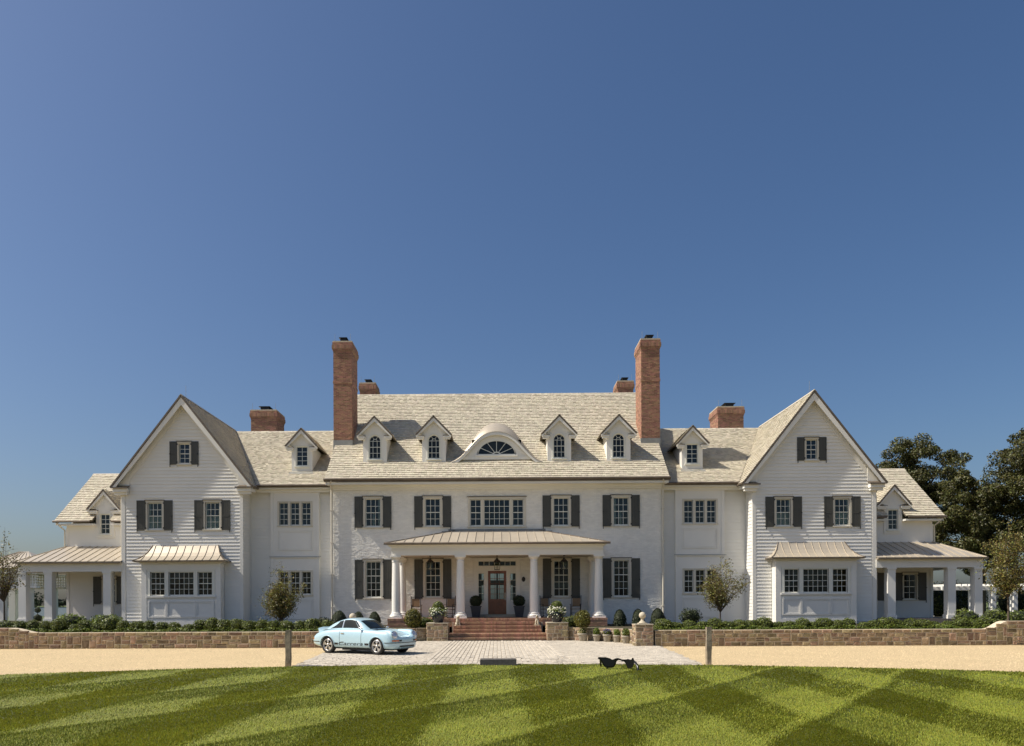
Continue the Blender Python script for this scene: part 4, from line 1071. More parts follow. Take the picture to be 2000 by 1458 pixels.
        P('return_cap', 'copper_trim', MB(s).prism([(xa,rake,8.24),(xb,rake,8.24),(xb-0.14,WY-0.03,8.42),(xa,WY-0.03,8.42)], (0,0,-0.02)).box(xa-0.02, xb+0.03, rake-0.03, rake+0.03, 8.20, 8.27))
        xg = rx+sg*(ex+0.04)
        P('gutter', 'copper_trim', MB(s).tube([(xg,rake,8.30),(xg, my0 if sg < 0 else 51, 8.30)], 0.07, 8))
    P('ridge_cap', 'cedar_shingle', MB(s).prism([(rx-0.13,rake-0.02,rzz-0.10),(rx,rake-0.02,rzz+0.05),(rx+0.13,rake-0.02,rzz-0.10),(rx,rake-0.02,rzz)], (0,8.8,0)))
    P('lightning_rod', 'lead', MB(s).tube([(rx+0.0,rake+0.7,rzz),(rx+0.0,rake+0.7,rzz+0.7)], 0.008, 4))
    P('downspout', 'trim_paint', MB(s).tube([(rx+ex+0.02,WY+0.4,8.24),(rx+ex-0.1,WY+0.25,7.98),(WX1+0.09,WY+0.13,7.85),(WX1+0.09,WY+0.12,7.6)], 0.045, 8).tube([(WX1+0.09,WY+0.12,7.62),(WX1+0.09,WY+0.12,0.8)], 0.047, 8))
    # ---- box bay with flared metal roof
    bx0, bx1, byf = 15.07, 19.37, WY-0.62
    bc = (bx0+bx1)/2; bw = [(bc-1.30, 0.80, 3), (bc, 1.38, 5), (bc+1.30, 0.80, 3)]; bz = (2.30, 3.60)
    hol = [(c-w/2, c+w/2, *bz) for c, w, k in bw]
    mb = MB(s); wall_holes(mb, bx0, bx1, ZB, 4.05, byf, hol, 0.18)
    mb.box(bx0, bx0+0.15, byf+0.181, WY+0.0, ZB, 4.05).box(bx1-0.15, bx1, byf+0.181, WY+0.0, ZB, 4.05).box(bx0-0.02, bx1+0.02, byf-0.03, byf-0.001, ZB, 0.90)
    mb.box(bx0-0.02, bx0+0.26, byf-0.03, byf-0.001, 0.901, 4.0).box(bx1-0.26, bx1+0.02, byf-0.03, byf-0.001, 0.901, 4.0).box(bx0+0.261, bx1-0.261, byf-0.03, byf-0.001, 3.74, 4.0)
    mb.box(bx0-0.1, bx1+0.1, byf-0.12, WY, 4.051, 4.12)
    for (c, w, k) in bw:
        a, b_ = c-w/2-0.10, c+w/2+0.10
        for t, d_ in ((0.0, 0.035), (0.055, 0.022)):
            mb.box(a+t, b_-t, byf-d_, byf-0.002, 1.10+t, 1.15+t).box(a+t, b_-t, byf-d_, byf-0.002, 1.96-t, 2.01-t)
            mb.box(a+t, a+t+0.05, byf-d_, byf-0.003, 1.151+t, 1.959-t).box(b_-t-0.05, b_-t, byf-d_, byf-0.003, 1.151+t, 1.959-t)
    bay = P('box_bay', 'white_paint', mb, label='box bay window under the gable ' + side)
    fr = MB(s)
    fr.box(bx0+0.30, bw[0][0]-0.40, byf-0.02, byf+0.1, bz[0], bz[1]).box(bw[2][0]+0.40, bx1-0.30, byf-0.02, byf+0.1, bz[0], bz[1]).box(bx0+0.30, bx1-0.30, byf-0.022, byf+0.1, bz[1], bz[1]+0.1)
    for a, b_ in zip(bw[:-1], bw[1:]): fr.box(a[0]+a[1]/2, b_[0]-b_[1]/2, byf-0.02, byf+0.1, bz[0], bz[1])
    P('window_frame', 'sash_paint', fr, bay)
    P('sill', 'white_paint', MB(s).box(bx0+0.26, bx1-0.26, byf-0.075, byf+0.06, bz[0]-0.10, bz[0]-0.001), bay)
    for c, w, k in bw: sash_and_panes(bay, s, c-w/2, c+w/2, *bz, byf, k, 4, None if k == 5 else 2, rail=0.045, mun=0.022)
    room(bay, s, bx0+0.8, bx1-0.8, 2.4, 3.5, byf+0.19, dep=2.2)
    br = P('bay_roof', 'zinc_roof', MB(s).box(bx0-0.32, bx1+0.32, byf-0.33, WY-0.002, 4.121, 4.18))
    prof = [(byf-0.34,4.20),(byf-0.12,4.31),(byf+0.10,4.46),(byf+0.30,4.66),(byf+0.48,4.90),(WY-0.01,5.10)]
    offs = [0.0,0.19,0.35,0.50,0.60,0.68]
    hl = [bx0-0.34+o_ for o_ in offs]; hr = [bx1+0.34-o_ for o_ in offs]
    std_seam(br, s, prof, bx0-0.34, bx1+0.34, 0.43, hl, hr)
    for sgn, hh in ((0, hl), (1, hr)):
        mb = MB(s)
        for i in range(5):
            (ya, za_), (yb, zb_) = prof[i], prof[i+1]
            mb.add([(hh[i],ya,za_),(hh[i+1],yb,zb_),(hh[i+1],WY,zb_),(hh[i],WY,za_)], [(0,1,2,3)])
        mb.build('roof_panel', 'zinc_roof', br)
        mb = MB(s)
        for i in range(5): mb.bar((hh[i],prof[i][0],prof[i][1]+0.01), (hh[i+1],prof[i+1][0],prof[i+1][1]+0.01), 0.03, 0.05)
        mb.build('roof_seam', 'copper_trim', br)
    mb = MB(s).box(bx0-0.37, bx1+0.37, byf-0.40, byf-0.33, 4.15, 4.215).box(bx0-0.37, bx0-0.31, byf-0.33, WY, 4.15, 4.215).box(bx1+0.31, bx1+0.37, byf-0.33, WY, 4.15, 4.215)
    mb.build('gutter', 'copper_trim', br)
    # ---- outer wing
    OX0, OX1 = WX1+0.001, 25.3
    wins = [22.8] if s < 0 else [21.62, 24.0]
    dX = 23.0
    hol = [(c-0.36, c+0.36, 1.92, 3.40) for c in wins] + [(dX-0.28, dX+0.28, 5.98, 7.14)]
    mb = MB(s); wall_holes(mb, OX0, OX1, ZB, 6.62, OY, hol, 0.25)
    mb.box(OX1-0.25, OX1, OY+0.251, 53, ZB, 6.4).box(OX0, OX1, 53, 53.2, ZB, 6.4).prism([(OX1,OY+.25,6.4),(OX1,53,6.4),(OX1,48.75,10.0)], (-0.2,0,0))
    ow = P('wing_wall', 'white_paint', mb, label='low outer wing with a porch ' + side)
    mb = MB(s); emit = lambda p, q, z, e: board(mb, p, q, z, e, OY, t=0.016)
    siding_rows(lambda z: OX0, lambda z: OX1-0.12, 5.05, 6.46, OY, [(dX-0.5, dX+0.5, 5.7, 9)], emit, 0.21)
    P('siding', 'siding_paint', mb, ow, kind='stuff')
    P('corner_board', 'white_paint', MB(s).box(OX1-0.14, OX1+0.02, OY-0.03, OY+0.1, 0.9, 6.3))
    for c in wins:
        window(s, c, 0.72, 1.92, 3.40, OY, 2 if s > 0 else 3, 4, 2, single=False, casing=0.09)
        shutter_pair(s, c, 0.72, 0.46, 1.86, 3.48, OY, gap=0.10)
    oy0, oz0, oy1, oz1 = 44.38, 6.74, 48.75, 10.15; tano = (oz1-oz0)/(oy1-oy0)
    Vo = Vector((0, oy1-oy0, oz1-oz0)); Lo = Vo.length; Vo.normalize()
    ny = OY+0.05; nz = oz0+tano*(ny-oy0); nv = (ny-oy0)/(oy1-oy0)*Lo; na, nb = dX-0.52, dX+0.52
    mb = MB(s)
    for q in ([(OX0,oy0,oz0),(na,oy0,oz0),(na,ny,nz),(OX0,ny,nz)], [(nb,oy0,oz0),(25.72,oy0,oz0),(25.72,ny,nz),(nb,ny,nz)], [(OX0,ny,nz),(25.72,ny,nz),(25.72,oy1,oz1),(OX0,oy1,oz1)]): slab(mb, q, (0,-Vo.z,Vo.y))
    slab(mb, [(OX0,2*oy1-oy0,oz0),(25.72,2*oy1-oy0,oz0),(25.72,oy1,oz1),(OX0,oy1,oz1)], (0,Vo.z,Vo.y))
    orf = P('roof', 'roof_deck', mb, label='shingle roof of the low outer wing ' + side)
    mb = MB(s); shingle_plane(mb, (OX0,oy0,oz0), (1,0,0), Vo, [(0,-0.02),(na-OX0,-0.02),(na-OX0,nv),(nb-OX0,nv),(nb-OX0,-0.02),(25.72-OX0,-0.02),(25.72-OX0,Lo),(0,Lo)], expo=0.21)
    P('shingles', 'cedar_shingle', mb, orf, kind='stuff')
    P('ridge_cap', 'cedar_shingle', MB(s).prism([(OX0,oy1-0.16,oz1-0.1),(OX0,oy1,oz1+0.045),(OX0,oy1+0.16,oz1-0.1),(OX0,oy1,oz1)], (25.74-OX0,0,0)), orf)
    P('rake_board', 'white_paint', MB(s).prism([(25.68,oy0+0.05,oz0-0.1),(25.68,oy1,oz1-0.11),(25.68,oy1,oz1-0.33),(25.68,oy0+0.05,oz0-0.3)], (-0.04,0,0)))
    P('cornice', 'white_paint', MB(s).box(OX0, na, oy0+0.05, OY-0.001, 6.46, 6.56)); P('cornice', 'white_paint', MB(s).box(nb, 25.6, oy0+0.05, OY-0.001, 6.46, 6.56))
    for (ga_, gb_) in ((OX0, dX-0.62), (dX+0.62, 25.8)): P('gutter', 'copper_trim', MB(s).tube([(ga_,oy0-0.04,6.67),(gb_,oy0-0.04,6.67)], 0.065, 8))
    P('downspout', 'trim_paint', MB(s).tube([(25.6,oy0,6.6),(25.5,oy0+0.2,6.4),(25.38,OY-0.05,6.2),(25.38,OY-0.06,5.2)], 0.045, 8))
    zo = lambda y: oz0+tano*(y-oy0)
    dormer(s, dX, OY-0.06, zo(OY-0.06), 1.05, 7.45, 8.58, 0.98, tano, 0.56, 5.98, 7.14, False, 2, 4, over=0.22, wallz0=5.75, meet=2)
    # porch
    pf = 42.02; pz = 4.20; PT = 5.26; PX1 = 26.62
    P('porch_floor', 'bluestone', MB(s).box(OX0, PX1-0.1, pf+0.15, OY-0.001, ZB-0.1, 0.86).box(OX1+0.001, PX1-0.1, OY, 53, ZB-0.1, 0.86))
    pr = P('porch_roof', 'zinc_roof', MB(s).box(OX0, PX1-0.03, pf+0.02, OY-0.03, pz-0.09, pz-0.03).box(OX1, PX1-0.03, OY-0.03, 53, pz-0.09, pz-0.03))
    prof = [(pf, pz), (OY-0.005, PT)]
    std_seam(pr, s, prof, OX0, PX1, 0.46, [OX0, OX0], [PX1, OX1])
    MB(s).prism([(PX1,pf,pz),(OX1,OY,PT),(OX1,53,PT),(PX1,53,pz)], (0,0,-0.03)).build('roof_panel', 'zinc_roof', pr)
    MB(s).bar((PX1,pf,pz+0.015), (OX1,OY,PT+0.015), 0.035, 0.05).build('roof_seam', 'zinc_roof', pr)
    MB(s).box(OX0, PX1+0.05, pf-0.07, pf, pz-0.09, pz+0.01).box(PX1, PX1+0.05, pf, 53, pz-0.09, pz+0.01).build('gutter', 'copper_trim', pr)
    P('porch_beam', 'white_paint', MB(s).box(OX0, PX1-0.06, pf+0.20, pf+0.60, 3.66, pz-0.091).box(PX1-0.5, PX1-0.06, pf+0.601, 53, 3.66, pz-0.091).box(OX0, OX1, pf+0.601, OY-0.001, 4.0, pz-0.092))
    for (px, py) in ((PX1-0.32, pf+0.42), (24.85, pf+0.42), (21.58, pf+0.42), (PX1-0.32, 47.5), (PX1-0.32, 52.5)):
        c = P('porch_post', 'white_paint', MB(s).box(px-0.21, px+0.21, py-0.21, py+0.21, 1.08, 3.56))
        P('post_base', 'white_paint', MB(s).box(px-0.26, px+0.26, py-0.26, py+0.26, 0.861, 1.04).prism([(px-.25,py-.25,1.041),(px+.25,py-.25,1.041),(px+.25,py+.25,1.041),(px-.25,py+.25,1.041)], (0,0,0.035)), c)
        P('post_cap', 'white_paint', MB(s).box(px-0.25, px+0.25, py-0.25, py+0.25, 3.561, 3.66), c)

# ---------------------------------------------------------------- entrance porch
CD = 39.75; FLZ = 1.04; CT = 4.30
P('porch_floor', 'mortar', MB().box(-5.62, 5.62, 39.32, FY-0.001, ZB, FLZ-0.01))
def brick_run(mb, x0, x1, y0, y1, z0, z1):            # bricks on edge: front face and top seen
    n = round((x1-x0)/0.082); w = (x1-x0)/n
    for k in range(n):
        d = random.uniform(-.003,.003); mb.box(x0+k*w+0.005, x0+(k+1)*w-0.005, y0+d, y1, z0+0.004, z1+random.uniform(-.003,.002))
mb = MB(); brick_run(mb, -5.64, 5.64, 39.30, 39.62, FLZ-0.12, FLZ)
brick_box(mb, -5.62, 5.62, 39.315, FY, ZB, FLZ-0.125)
y = 39.63
while y < FY-0.12:
    x = -5.6
    while x < 5.6: mb.box(x+.004, min(x+.21, 5.6)-.004, y+.003, y+.097, FLZ-0.02, FLZ+random.uniform(-.002,.001)); x += .21
    y += .1
P('porch_paving', 'step_brick', mb, kind='stuff')
st = P('front_steps', 'mortar', MB().box(-2.30, 2.30, 39.0, 39.29, 0.002, 0.84), label='brick steps up to the columned porch')
sz = [0.173*k for k in range(1, 6)]; sy = [36.95, 37.30, 38.12, 38.50, 38.88]
for k, (z, y) in enumerate(zip(sz, sy)):
    hwid = 2.38 if k < 2 else 2.20
    MB().box(-hwid+0.01, hwid-0.01, y+0.02, (sy+[39.29])[k+1]+0.25, z-0.171 if k else 0.002, z-0.012).build('step_core', 'mortar', st)
    mb = MB(); nx = (sy+[39.3])[k+1]
    brick_run(mb, -hwid, hwid, y-0.02, y+0.19, z-0.105, z); 
    if nx-y > 0.22: brick_run(mb, -hwid, hwid, y+0.195, nx+0.02, z-0.06, z-0.002)
    brick_box(mb, -hwid, hwid, y, y+0.2, z-0.173+0.004, z-0.108, row=0.065)
    mb.build('step', 'step_brick', st)
def column(mx, x, y, z0, z1, r0=0.225, r1=0.185, plinth=True):
    c = P('column', 'white_paint', MB(mx).lathe([(r0-(r0-r1)*max(0, (t-0.25)/0.75)**1.3, z0+0.30+(z1-z0-0.30-0.34)*t) for t in np.linspace(0,1,9)], (x,y,0), n=28))
    P('column_base', 'white_paint', MB(mx).box(x-.33,x+.33,y-.33,y+.33,z0+0.001,z0+.10).lathe([(.315,.101),(.33,.13),(.33,.17),(.31,.20),(.27,.205),(.265,.24),(.285,.25),(.285,.275),(.24,.30)], (x,y,z0), n=28), c)
    h = z1-0.34
    P('capital', 'white_paint', MB(mx).lathe([(r1,0),(r1+.025,.01),(r1+.025,.035),(r1,.045),(r1,.13),(r1+.02,.135),(r1+.06,.20),(r1+.075,.24)], (x,y,h), n=28).box(x-.28,x+.28,y-.28,y+.28,h+.241,z1-.001), c)
for s in (-1, 1):
    for x in (1.90, 5.24): column(s, x, CD, FLZ, CT)
    column(s, 5.24, 42.52, FLZ, CT, 0.20, 0.17)
    P('pilaster', 'white_paint', MB(s).box(2.05-0.16, 2.05+0.16, FY-0.07, FY-0.009, FLZ, 4.1).box(2.05-0.2, 2.05+0.2, FY-0.11, FY-0.009, 4.101, 4.28))
P('entablature', 'white_paint', MB().box(-5.46, 5.46, CD-0.22, CD+0.22, CT, 4.56).box(-5.50, 5.50, CD-0.26, CD+0.26, 4.561, 4.60).box(-5.46, 5.46, CD-0.23, CD+0.22, 4.601, 4.74)
  .box(-5.46, -5.02, CD+0.221, FY-0.01, CT, 4.74).box(5.02, 5.46, CD+0.221, FY-0.01, CT, 4.74).box(-5.56, 5.56, CD-0.36, FY-0.01, 4.741, 4.81).box(-5.62, 5.62, CD-0.44, FY-0.01, 4.811, 4.86))
P('porch_ceiling', 'porch_ceiling', MB().box(-5.01, 5.01, CD+0.222, FY-0.012, 4.36, 4.40))
pr = P('porch_roof', 'zinc_roof', MB().box(-5.66, 5.66, 39.25, FY-0.01, 4.861, 4.89), label='hipped standing-seam roof of the entrance porch')
prof = [(39.20, 4.91), (FY-0.02, 5.86)]
std_seam(pr, 1, prof, -5.70, 5.70, 0.456, [-5.70, -2.35], [5.70, 2.35])
for s in (-1, 1):
    MB(s).prism([(5.70,39.20,4.91),(2.35,FY-0.02,5.86),(5.70,FY-0.02,4.91)], (0,0,-0.02)).build('roof_panel', 'zinc_roof', pr)
    MB(s).bar((5.70,39.20,4.925), (2.35,FY-0.03,5.875), 0.04, 0.05).build('roof_seam', 'copper_trim', pr)
    # stepped lead flashing against the wall
    mb = MB(s)
    for k in range(9): mb.box(2.35+k*0.37, 2.35+(k+1)*0.37-0.01, FY-0.014, FY-0.009, 5.80-(k+1)*0.1045, 5.95-k*0.1045)
    mb.build('step_flashing', 'lead', pr)
MB().box(-2.35, 2.35, FY-0.03, FY-0.008, 5.84, 5.95).build('wall_flashing', 'lead', pr)
MB().tube([(-5.78,39.16,4.88),(5.78,39.16,4.88)], 0.06, 8).box(-5.74, 5.74, 39.14, 39.24, 4.86, 4.925).build('gutter', 'copper_trim', pr)

# front door, sidelights, transom
mb = MB(); y = FY
mb.box(-1.30, -1.06, y-0.05, y+0.14, 1.19, 4.27).box(1.06, 1.30, y-0.05, y+0.14, 1.19, 4.27).box(-1.06, 1.06, y-0.04, y+0.14, 4.17, 4.27)
mb.box(-1.06, 1.06, y-0.035, y+0.14, 3.62, 3.88).box(-0.72, -0.515, y-0.02, y+0.14, 1.19, 3.62).box(0.515, 0.72, y-0.02, y+0.14, 1.19, 3.62)
mb.box(-1.06, -0.72, y+0.0, y+0.14, 1.19, 1.95).box(0.72, 1.06, y+0.0, y+0.14, 1.19, 1.95).box(-1.06, -0.72, y+0.0, y+0.14, 3.50, 3.62).box(0.72, 1.06, y+0.0, y+0.14, 3.50, 3.62)
mb.box(-1.42, 1.42, y-0.09, y-0.0, 4.271, 4.33).box(-1.28, -0.52, y-0.38, y+0.1, FLZ+0.001, FLZ+0.001)
ent = P('door_surround', 'white_paint', mb, label='white entrance surround with sidelights and transom')
P('doorstep', 'cast_stone', MB().box(-1.25, 1.25, y-0.35, y+0.14, FLZ+0.002, 1.189), ent)
sash_and_panes(ent, 1, -1.06, 1.06, 3.88, 4.17, y, 7, 1, rail=0.03)
for s in (-1, 1): sash_and_panes(ent, s, 0.72, 1.06, 1.95, 3.50, y, 1, 4, rail=0.03)
hall = MB(); a_, b2, c_, d_, y2 = -1.2, 1.2, 1.05, 4.2, 56.95           # through hall: the far garden doors let the light in
for q in ([(a_,y+.27,c_),(b2,y+.27,c_),(b2,y2,c_),(a_,y2,c_)], [(a_,y+.27,d_),(b2,y+.27,d_),(b2,y2,d_),(a_,y2,d_)], [(a_,y+.27,c_),(a_,y2,c_),(a_,y2,d_),(a_,y+.27,d_)], [(b2,y+.27,c_),(b2,y2,c_),(b2,y2,d_),(b2,y+.27,d_)]): hall.poly(q)
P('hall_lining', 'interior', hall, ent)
mb = MB(); y0, y1 = y+0.03, y+0.08
mb.box(-0.51, -0.37, y0, y1, 1.20, 3.61).box(0.37, 0.51, y0, y1, 1.20, 3.61).box(-0.37, 0.37, y0, y1, 3.47, 3.61).box(-0.37, 0.37, y0, y1, 1.20, 1.44).box(-0.37, 0.37, y0, y1, 1.88, 2.04)
mb.box(-0.37, 0.37, y0+0.02, y1-0.005, 1.44, 1.88).box(-0.28, 0.28, y0+0.008, y0+0.02, 1.53, 1.79)
door = P('door', 'mahogany', mb, label='mahogany front door with a glazed upper half')
gx, gz = 0.74/3, (3.47-2.04)/5
mb = MB()
for k in (1, 2): mb.box(-0.37+k*gx-0.012, -0.37+k*gx+0.012, y0+0.01, y1-0.01, 2.04, 3.47)
for k in range(1, 5): mb.box(-0.37, 0.37, y0+0.012, y1-0.012, 2.04+k*gz-0.012, 2.04+k*gz+0.012)
P('glazing_bars', 'mahogany', mb, door)
for c in range(3):
    for r_ in range(5):
        o = bpy.data.objects.new('pane', pane_mesh(gx, gz)); COL.objects.link(o); o.parent = door; o.location = (-0.37+(c+.5)*gx, y0+0.025, 2.04+(r_+.5)*gz)
P('door_handle', 'chrome', MB().tube([(0.44,y0-0.05,2.1),(0.44,y0-0.05,2.3)], 0.012, 6).box(0.42,0.46,y0-0.02,y0,2.0,2.4), door)

# ================================================================== porch things
PZ = FLZ + 0.001
def lantern(loc, label, hang=0.3, wall=False):
    t = thing('hanging_lantern', label, 'lantern', loc, 'porch lanterns')
    c = MB()
    w0, w1, h = 0.135, 0.175, 0.40
    for sx in (-1, 1):
        for sy in (-1, 1): c.bar((sx*w0, sy*w0, 0), (sx*w1, sy*w1, h), 0.02, 0.02)
    for (w, z) in ((w0, 0.0), (w1, h)):
        for s in (-1, 1): c.box(-w-.012, w+.012, s*w-.012, s*w+.012, z-.012, z+.012).box(s*w-.012, s*w+.012, -w, w, z-.012, z+.012)
    c.build('cage', 'iron', t)
    MB().lathe([(0.24,h),(0.20,h+.03),(0.09,h+.15),(0.06,h+.16),(0.07,h+.2),(0.02,h+.23)], n=4, smooth=False).build('lantern_roof', 'iron', t)
    g = MB()
    for s in (-1, 1): g.poly([(-w0,s*w0,0.01),(w0,s*w0,0.01),(w1,s*w1,h),(-w1,s*w1,h)]).poly([(s*w0,-w0,0.01),(s*w0,w0,0.01),(s*w1,w1,h),(s*w1,-w1,h)])
    g.build('glass', 'lantern_glass', t)
    MB().tube([(0,0,0.02),(0,0,0.13)], 0.03, 8).tube([(0,0,.13),(0,0,.19)], 0.014, 6).build('candle', 'cast_stone', t)
    MB().tube([(0,0,h+.22),(0,0,h+.22+hang)], 0.014, 6).lathe([(0.06,0),(0.05,.03)], (0,0,h+.2+hang), n=10).build('hanger', 'iron', t)
    return t
l0 = lantern((-3.58, 41.1, 3.60), 'iron lantern hanging in the porch on the side of the car', hang=0.13)
dup(l0, (0, 41.1, 3.60), label='iron lantern hanging in the porch before the front door')
dup(l0, (3.58, 41.1, 3.60), label='iron lantern hanging in the porch on the side of the clay pots')
dup(l0, (-25.35, 43.6, 3.36), label='iron lantern hanging in the side porch beside the pond')

def rocking_chair(label, loc, rz):
    t = thing('rocking_chair', label, 'chair', loc, 'rocking chairs on the porch', rz=rz)
    # local: faces -y
    for s in (-1, 1):
        MB().tube([(s*.25,-.42,.10),(s*.25,-.2,.035),(s*.25,.05,.02),(s*.25,.3,.05),(s*.25,.5,.12)], 0.02, 6).build('rocker', 'dark_wood', t)
        MB().tube([(s*.26,-.25,.04),(s*.26,-.25,.68)], 0.019, 6).build('front_leg', 'dark_wood', t)
        MB().tube([(s*.25,.17,.04),(s*.25,.21,.5),(s*.25,.36,1.18)], 0.021, 6).build('back_post', 'dark_wood', t)
        MB().box(s*.27-.035, s*.27+.035, -.30, .26, .68, .705).build('armrest', 'dark_wood', t)
    MB().box(-.25,.25,-.27,.21,.42,.45).build('seat', 'oak_seat', t)
    b = MB(); b.prism([(-.21,.24,.60),(.21,.24,.60),(.21,.325,1.02),(-.21,.325,1.02)], (0,.012,0)); b.build('back_panel', 'oak_seat', t)
    MB().bar((-.25,.345,1.10),(.25,.345,1.10),.02,.06,up=(0,1,0)).bar((-.25,.325,1.035),(.25,.325,1.035),.02,.022).bar((-.25,.24,.59),(.25,.24,.59),.02,.03).build('back_rails', 'dark_wood', t)
    MB().bar((-.26,-.25,.22),(.26,-.25,.22),.02,.02).bar((-.25,.18,.22),(.25,.18,.22),.02,.02).build('stretcher', 'dark_wood', t)
    return t
c0 = rocking_chair('dark rocking chair with woven back beside the outer porch column, car side', (-4.42, 41.9, PZ), R(12))
dup(c0, (-2.62, 42.0, PZ), R(-14), label='dark rocking chair with woven back between window and inner column, car side')
dup(c0, (2.68, 42.0, PZ), R(14), label='dark rocking chair with woven back behind the flowering urn, clay pot side')
dup(c0, (4.28, 41.9, PZ), R(-12), label='dark rocking chair with woven back by the outer column, clay pot side')

def foliage_mesh(P_, D_, size, m, core=None, aspect=0.55, flat=0.0):
    V, F = leaf_arrays(P_, size, D_, flat, aspect)
    return np_mesh('foliage', V, F, m)
def core_mesh(r, c=(0,0,0), n=10, m='leaf_core'):  # solid dark core added inside the foliage so nothing shows through the leaves
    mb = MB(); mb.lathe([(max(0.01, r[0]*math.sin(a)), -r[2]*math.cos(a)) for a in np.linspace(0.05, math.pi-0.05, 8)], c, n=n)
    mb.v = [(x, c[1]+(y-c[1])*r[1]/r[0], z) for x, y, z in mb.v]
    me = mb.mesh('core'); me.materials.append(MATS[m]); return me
def shrub(name, label, loc, r, n, size, m, group=None, shell=0.8, lump=0.12, cat='shrub', zoff=None, rz=0.0):
    t = thing(name, label, cat, loc, group, rz=rz)
    zc = r[2]*0.95 if zoff is None else zoff
    Pp, D = blob_points(n, r, shell, lump); Pp = Pp + np.array([0, 0, zc]); k = Pp[:, 2] > 0.0
    link_mesh('foliage', foliage_mesh(Pp[k], D[k]*1.2, size, m), parent=t)
    link_mesh('foliage_core', core_mesh((r[0]*.8, r[1]*.8, r[2]*.82), (0, 0, zc)), parent=t)
    return t
def door_planter(x, label):
    t = thing('topiary_planter', label, 'planter', (x, 42.15, PZ), 'topiary planters at the door')
    MB().prism([(-.20,-.20,0),(.20,-.20,0),(.20,.20,0),(-.20,.20,0)], (0,0,.001)).add([(-.2,-.2,0),(.2,-.2,0),(.2,.2,0),(-.2,.2,0),(-.28,-.28,.56),(.28,-.28,.56),(.28,.28,.56),(-.28,.28,.56)], [(0,1,5,4),(1,2,6,5),(2,3,7,6),(3,0,4,7),(4,5,6,7)]).build('planter', 'lead_planter', t)
    MB().box(-.31,.31,-.31,.31,.561,.62).build('rim', 'lead_planter', t)
    Pp, D = blob_points(1500, (.35,.35,.33), 0.85, 0.03); Pp += np.array([0,0,.88])
    link_mesh('foliage', foliage_mesh(Pp, D*1.5, 0.03, 'conifer_leaf'), parent=t)
    link_mesh('foliage_core', core_mesh((.31,.31,.29), (0,0,.88)), parent=t)
door_planter(-1.17, 'dark square planter with clipped box ball beside the door, car side')
door_planter(1.20, 'dark square planter with clipped box ball beside the door, clay pot side')

def urn(x, y, z, label, petals):
    t = thing('urn_planter', label, 'planter', (x, y, z), 'urns on the step piers')
    MB().lathe([(.20,0),(.22,.03),(.30,.2),(.335,.36),(.33,.46),(.29,.53),(.30,.56),(.31,.58),(.26,.58)], n=24).build('urn', 'glazed_pot', t)
    Pp, D = blob_points(900, (.27,.27,.24), 0.8, 0.05); Pp += np.array([0,0,.80])
    link_mesh('topiary', foliage_mesh(Pp, D*1.3, 0.035, 'boxwood_leaf'), parent=t)
    link_mesh('foliage_core', core_mesh((.23,.23,.2), (0,0,.78)), parent=t)
    n = 650; a = rng.random(n)*2*math.pi; rr = .28+.17*rng.random(n); drop = rng.random(n)**2
    Pp = np.stack([np.cos(a)*rr, np.sin(a)*rr, .66-.34*drop*(rr-.2)/.2+.05*rng.normal(size=n)], 1); D = np.stack([np.cos(a), np.sin(a), np.full(n,.5)], 1)
    link_mesh('trailing_leaves', foliage_mesh(Pp, D, 0.038, 'fresh_leaf'), parent=t)
    k = rng.choice(n, petals, replace=False)
    link_mesh('flowers', foliage_mesh(Pp[k]*np.array([1.08,1.08,1.03]), D[k], 0.034, 'petal', aspect=0.9), parent=t)
urn(-2.86, 37.2, 0.881, 'dark glazed urn with box ball and white flowers on the pier, car side', 220)
urn(2.88, 37.2, 0.881, 'dark glazed urn with trailing variegated leaves on the pier, clay pot side', 300)

# small clay pots along the curved wall
def pot(label, loc, r, h, plant):
    t = thing('clay_pot', label, 'flower pot', loc, 'clay pots by the curved wall')
    MB().lathe([(r*.66,0),(r*.70,.01),(r*.88,h*.72),(r*.9,h*.74),(r*1.0,h*.76),(r*1.02,h*.97),(r*.98,h),(r*.88,h),(r*.86,h*.9)], n=22).build('pot', 'clay_pot', t)
    MB().lathe([(r*.845,0),(r*.8,.01)], (0,0,h*.9), n=16).build('soil', 'soil', t)
    plant(t, r, h)
def p_bush(m, rad, hh, n=700, size=0.03, extra=None):
    def f(t, r, h):
        Pp, D = blob_points(n, (rad,rad,hh), 0.55, 0.22); Pp += np.array([0,0,h+hh*0.75])
        link_mesh('foliage', foliage_mesh(Pp, D, size, m), parent=t)
        if extra:
            k = rng.choice(n, n//3); Q = Pp[k]*np.array([1.05,1.05,1.0]); Q[:, 2] += 0.04
            link_mesh('flowers', foliage_mesh(Q, D[k], size*.7, extra, aspect=0.8), parent=t)
    return f
def p_tree(t, r, h):
    MB().tube([(0,0,h*.8),(0.01,0,h+.35),(0,.01,h+.6)], 0.02, 6).build('stem', 'bark', t)
    Pp, D = blob_points(2600, (.40,.38,.46), 0.6, 0.16); Pp += np.array([0,0,h+.68])
    link_mesh('foliage', foliage_mesh(Pp, D, 0.034, 'gold_leaf'), parent=t)
    link_mesh('foliage_core', core_mesh((.27,.27,.33), (0,0,h+.66)), parent=t)
    Pp, D = blob_points(300, (.2,.2,.16), 0.5, 0.2); Pp += np.array([0,0,h+.1])
    link_mesh('lower_leaves', foliage_mesh(Pp, D, 0.03, 'boxwood_leaf'), parent=t)
pot('clay pot holding a rounded golden shrub beside the step pier', (4.02, 36.15, 0.02), 0.235, 0.36, p_tree)
pot('clay pot with leafy green plant between shrub and violet flowers', (4.62, 35.75, 0.02), 0.19, 0.32, p_bush('fresh_leaf', .17, .17))
pot('clay pot with violet flowers', (5.05, 35.35, 0.02), 0.21, 0.34, p_bush('boxwood_leaf', .18, .13, extra='violet_petal'))
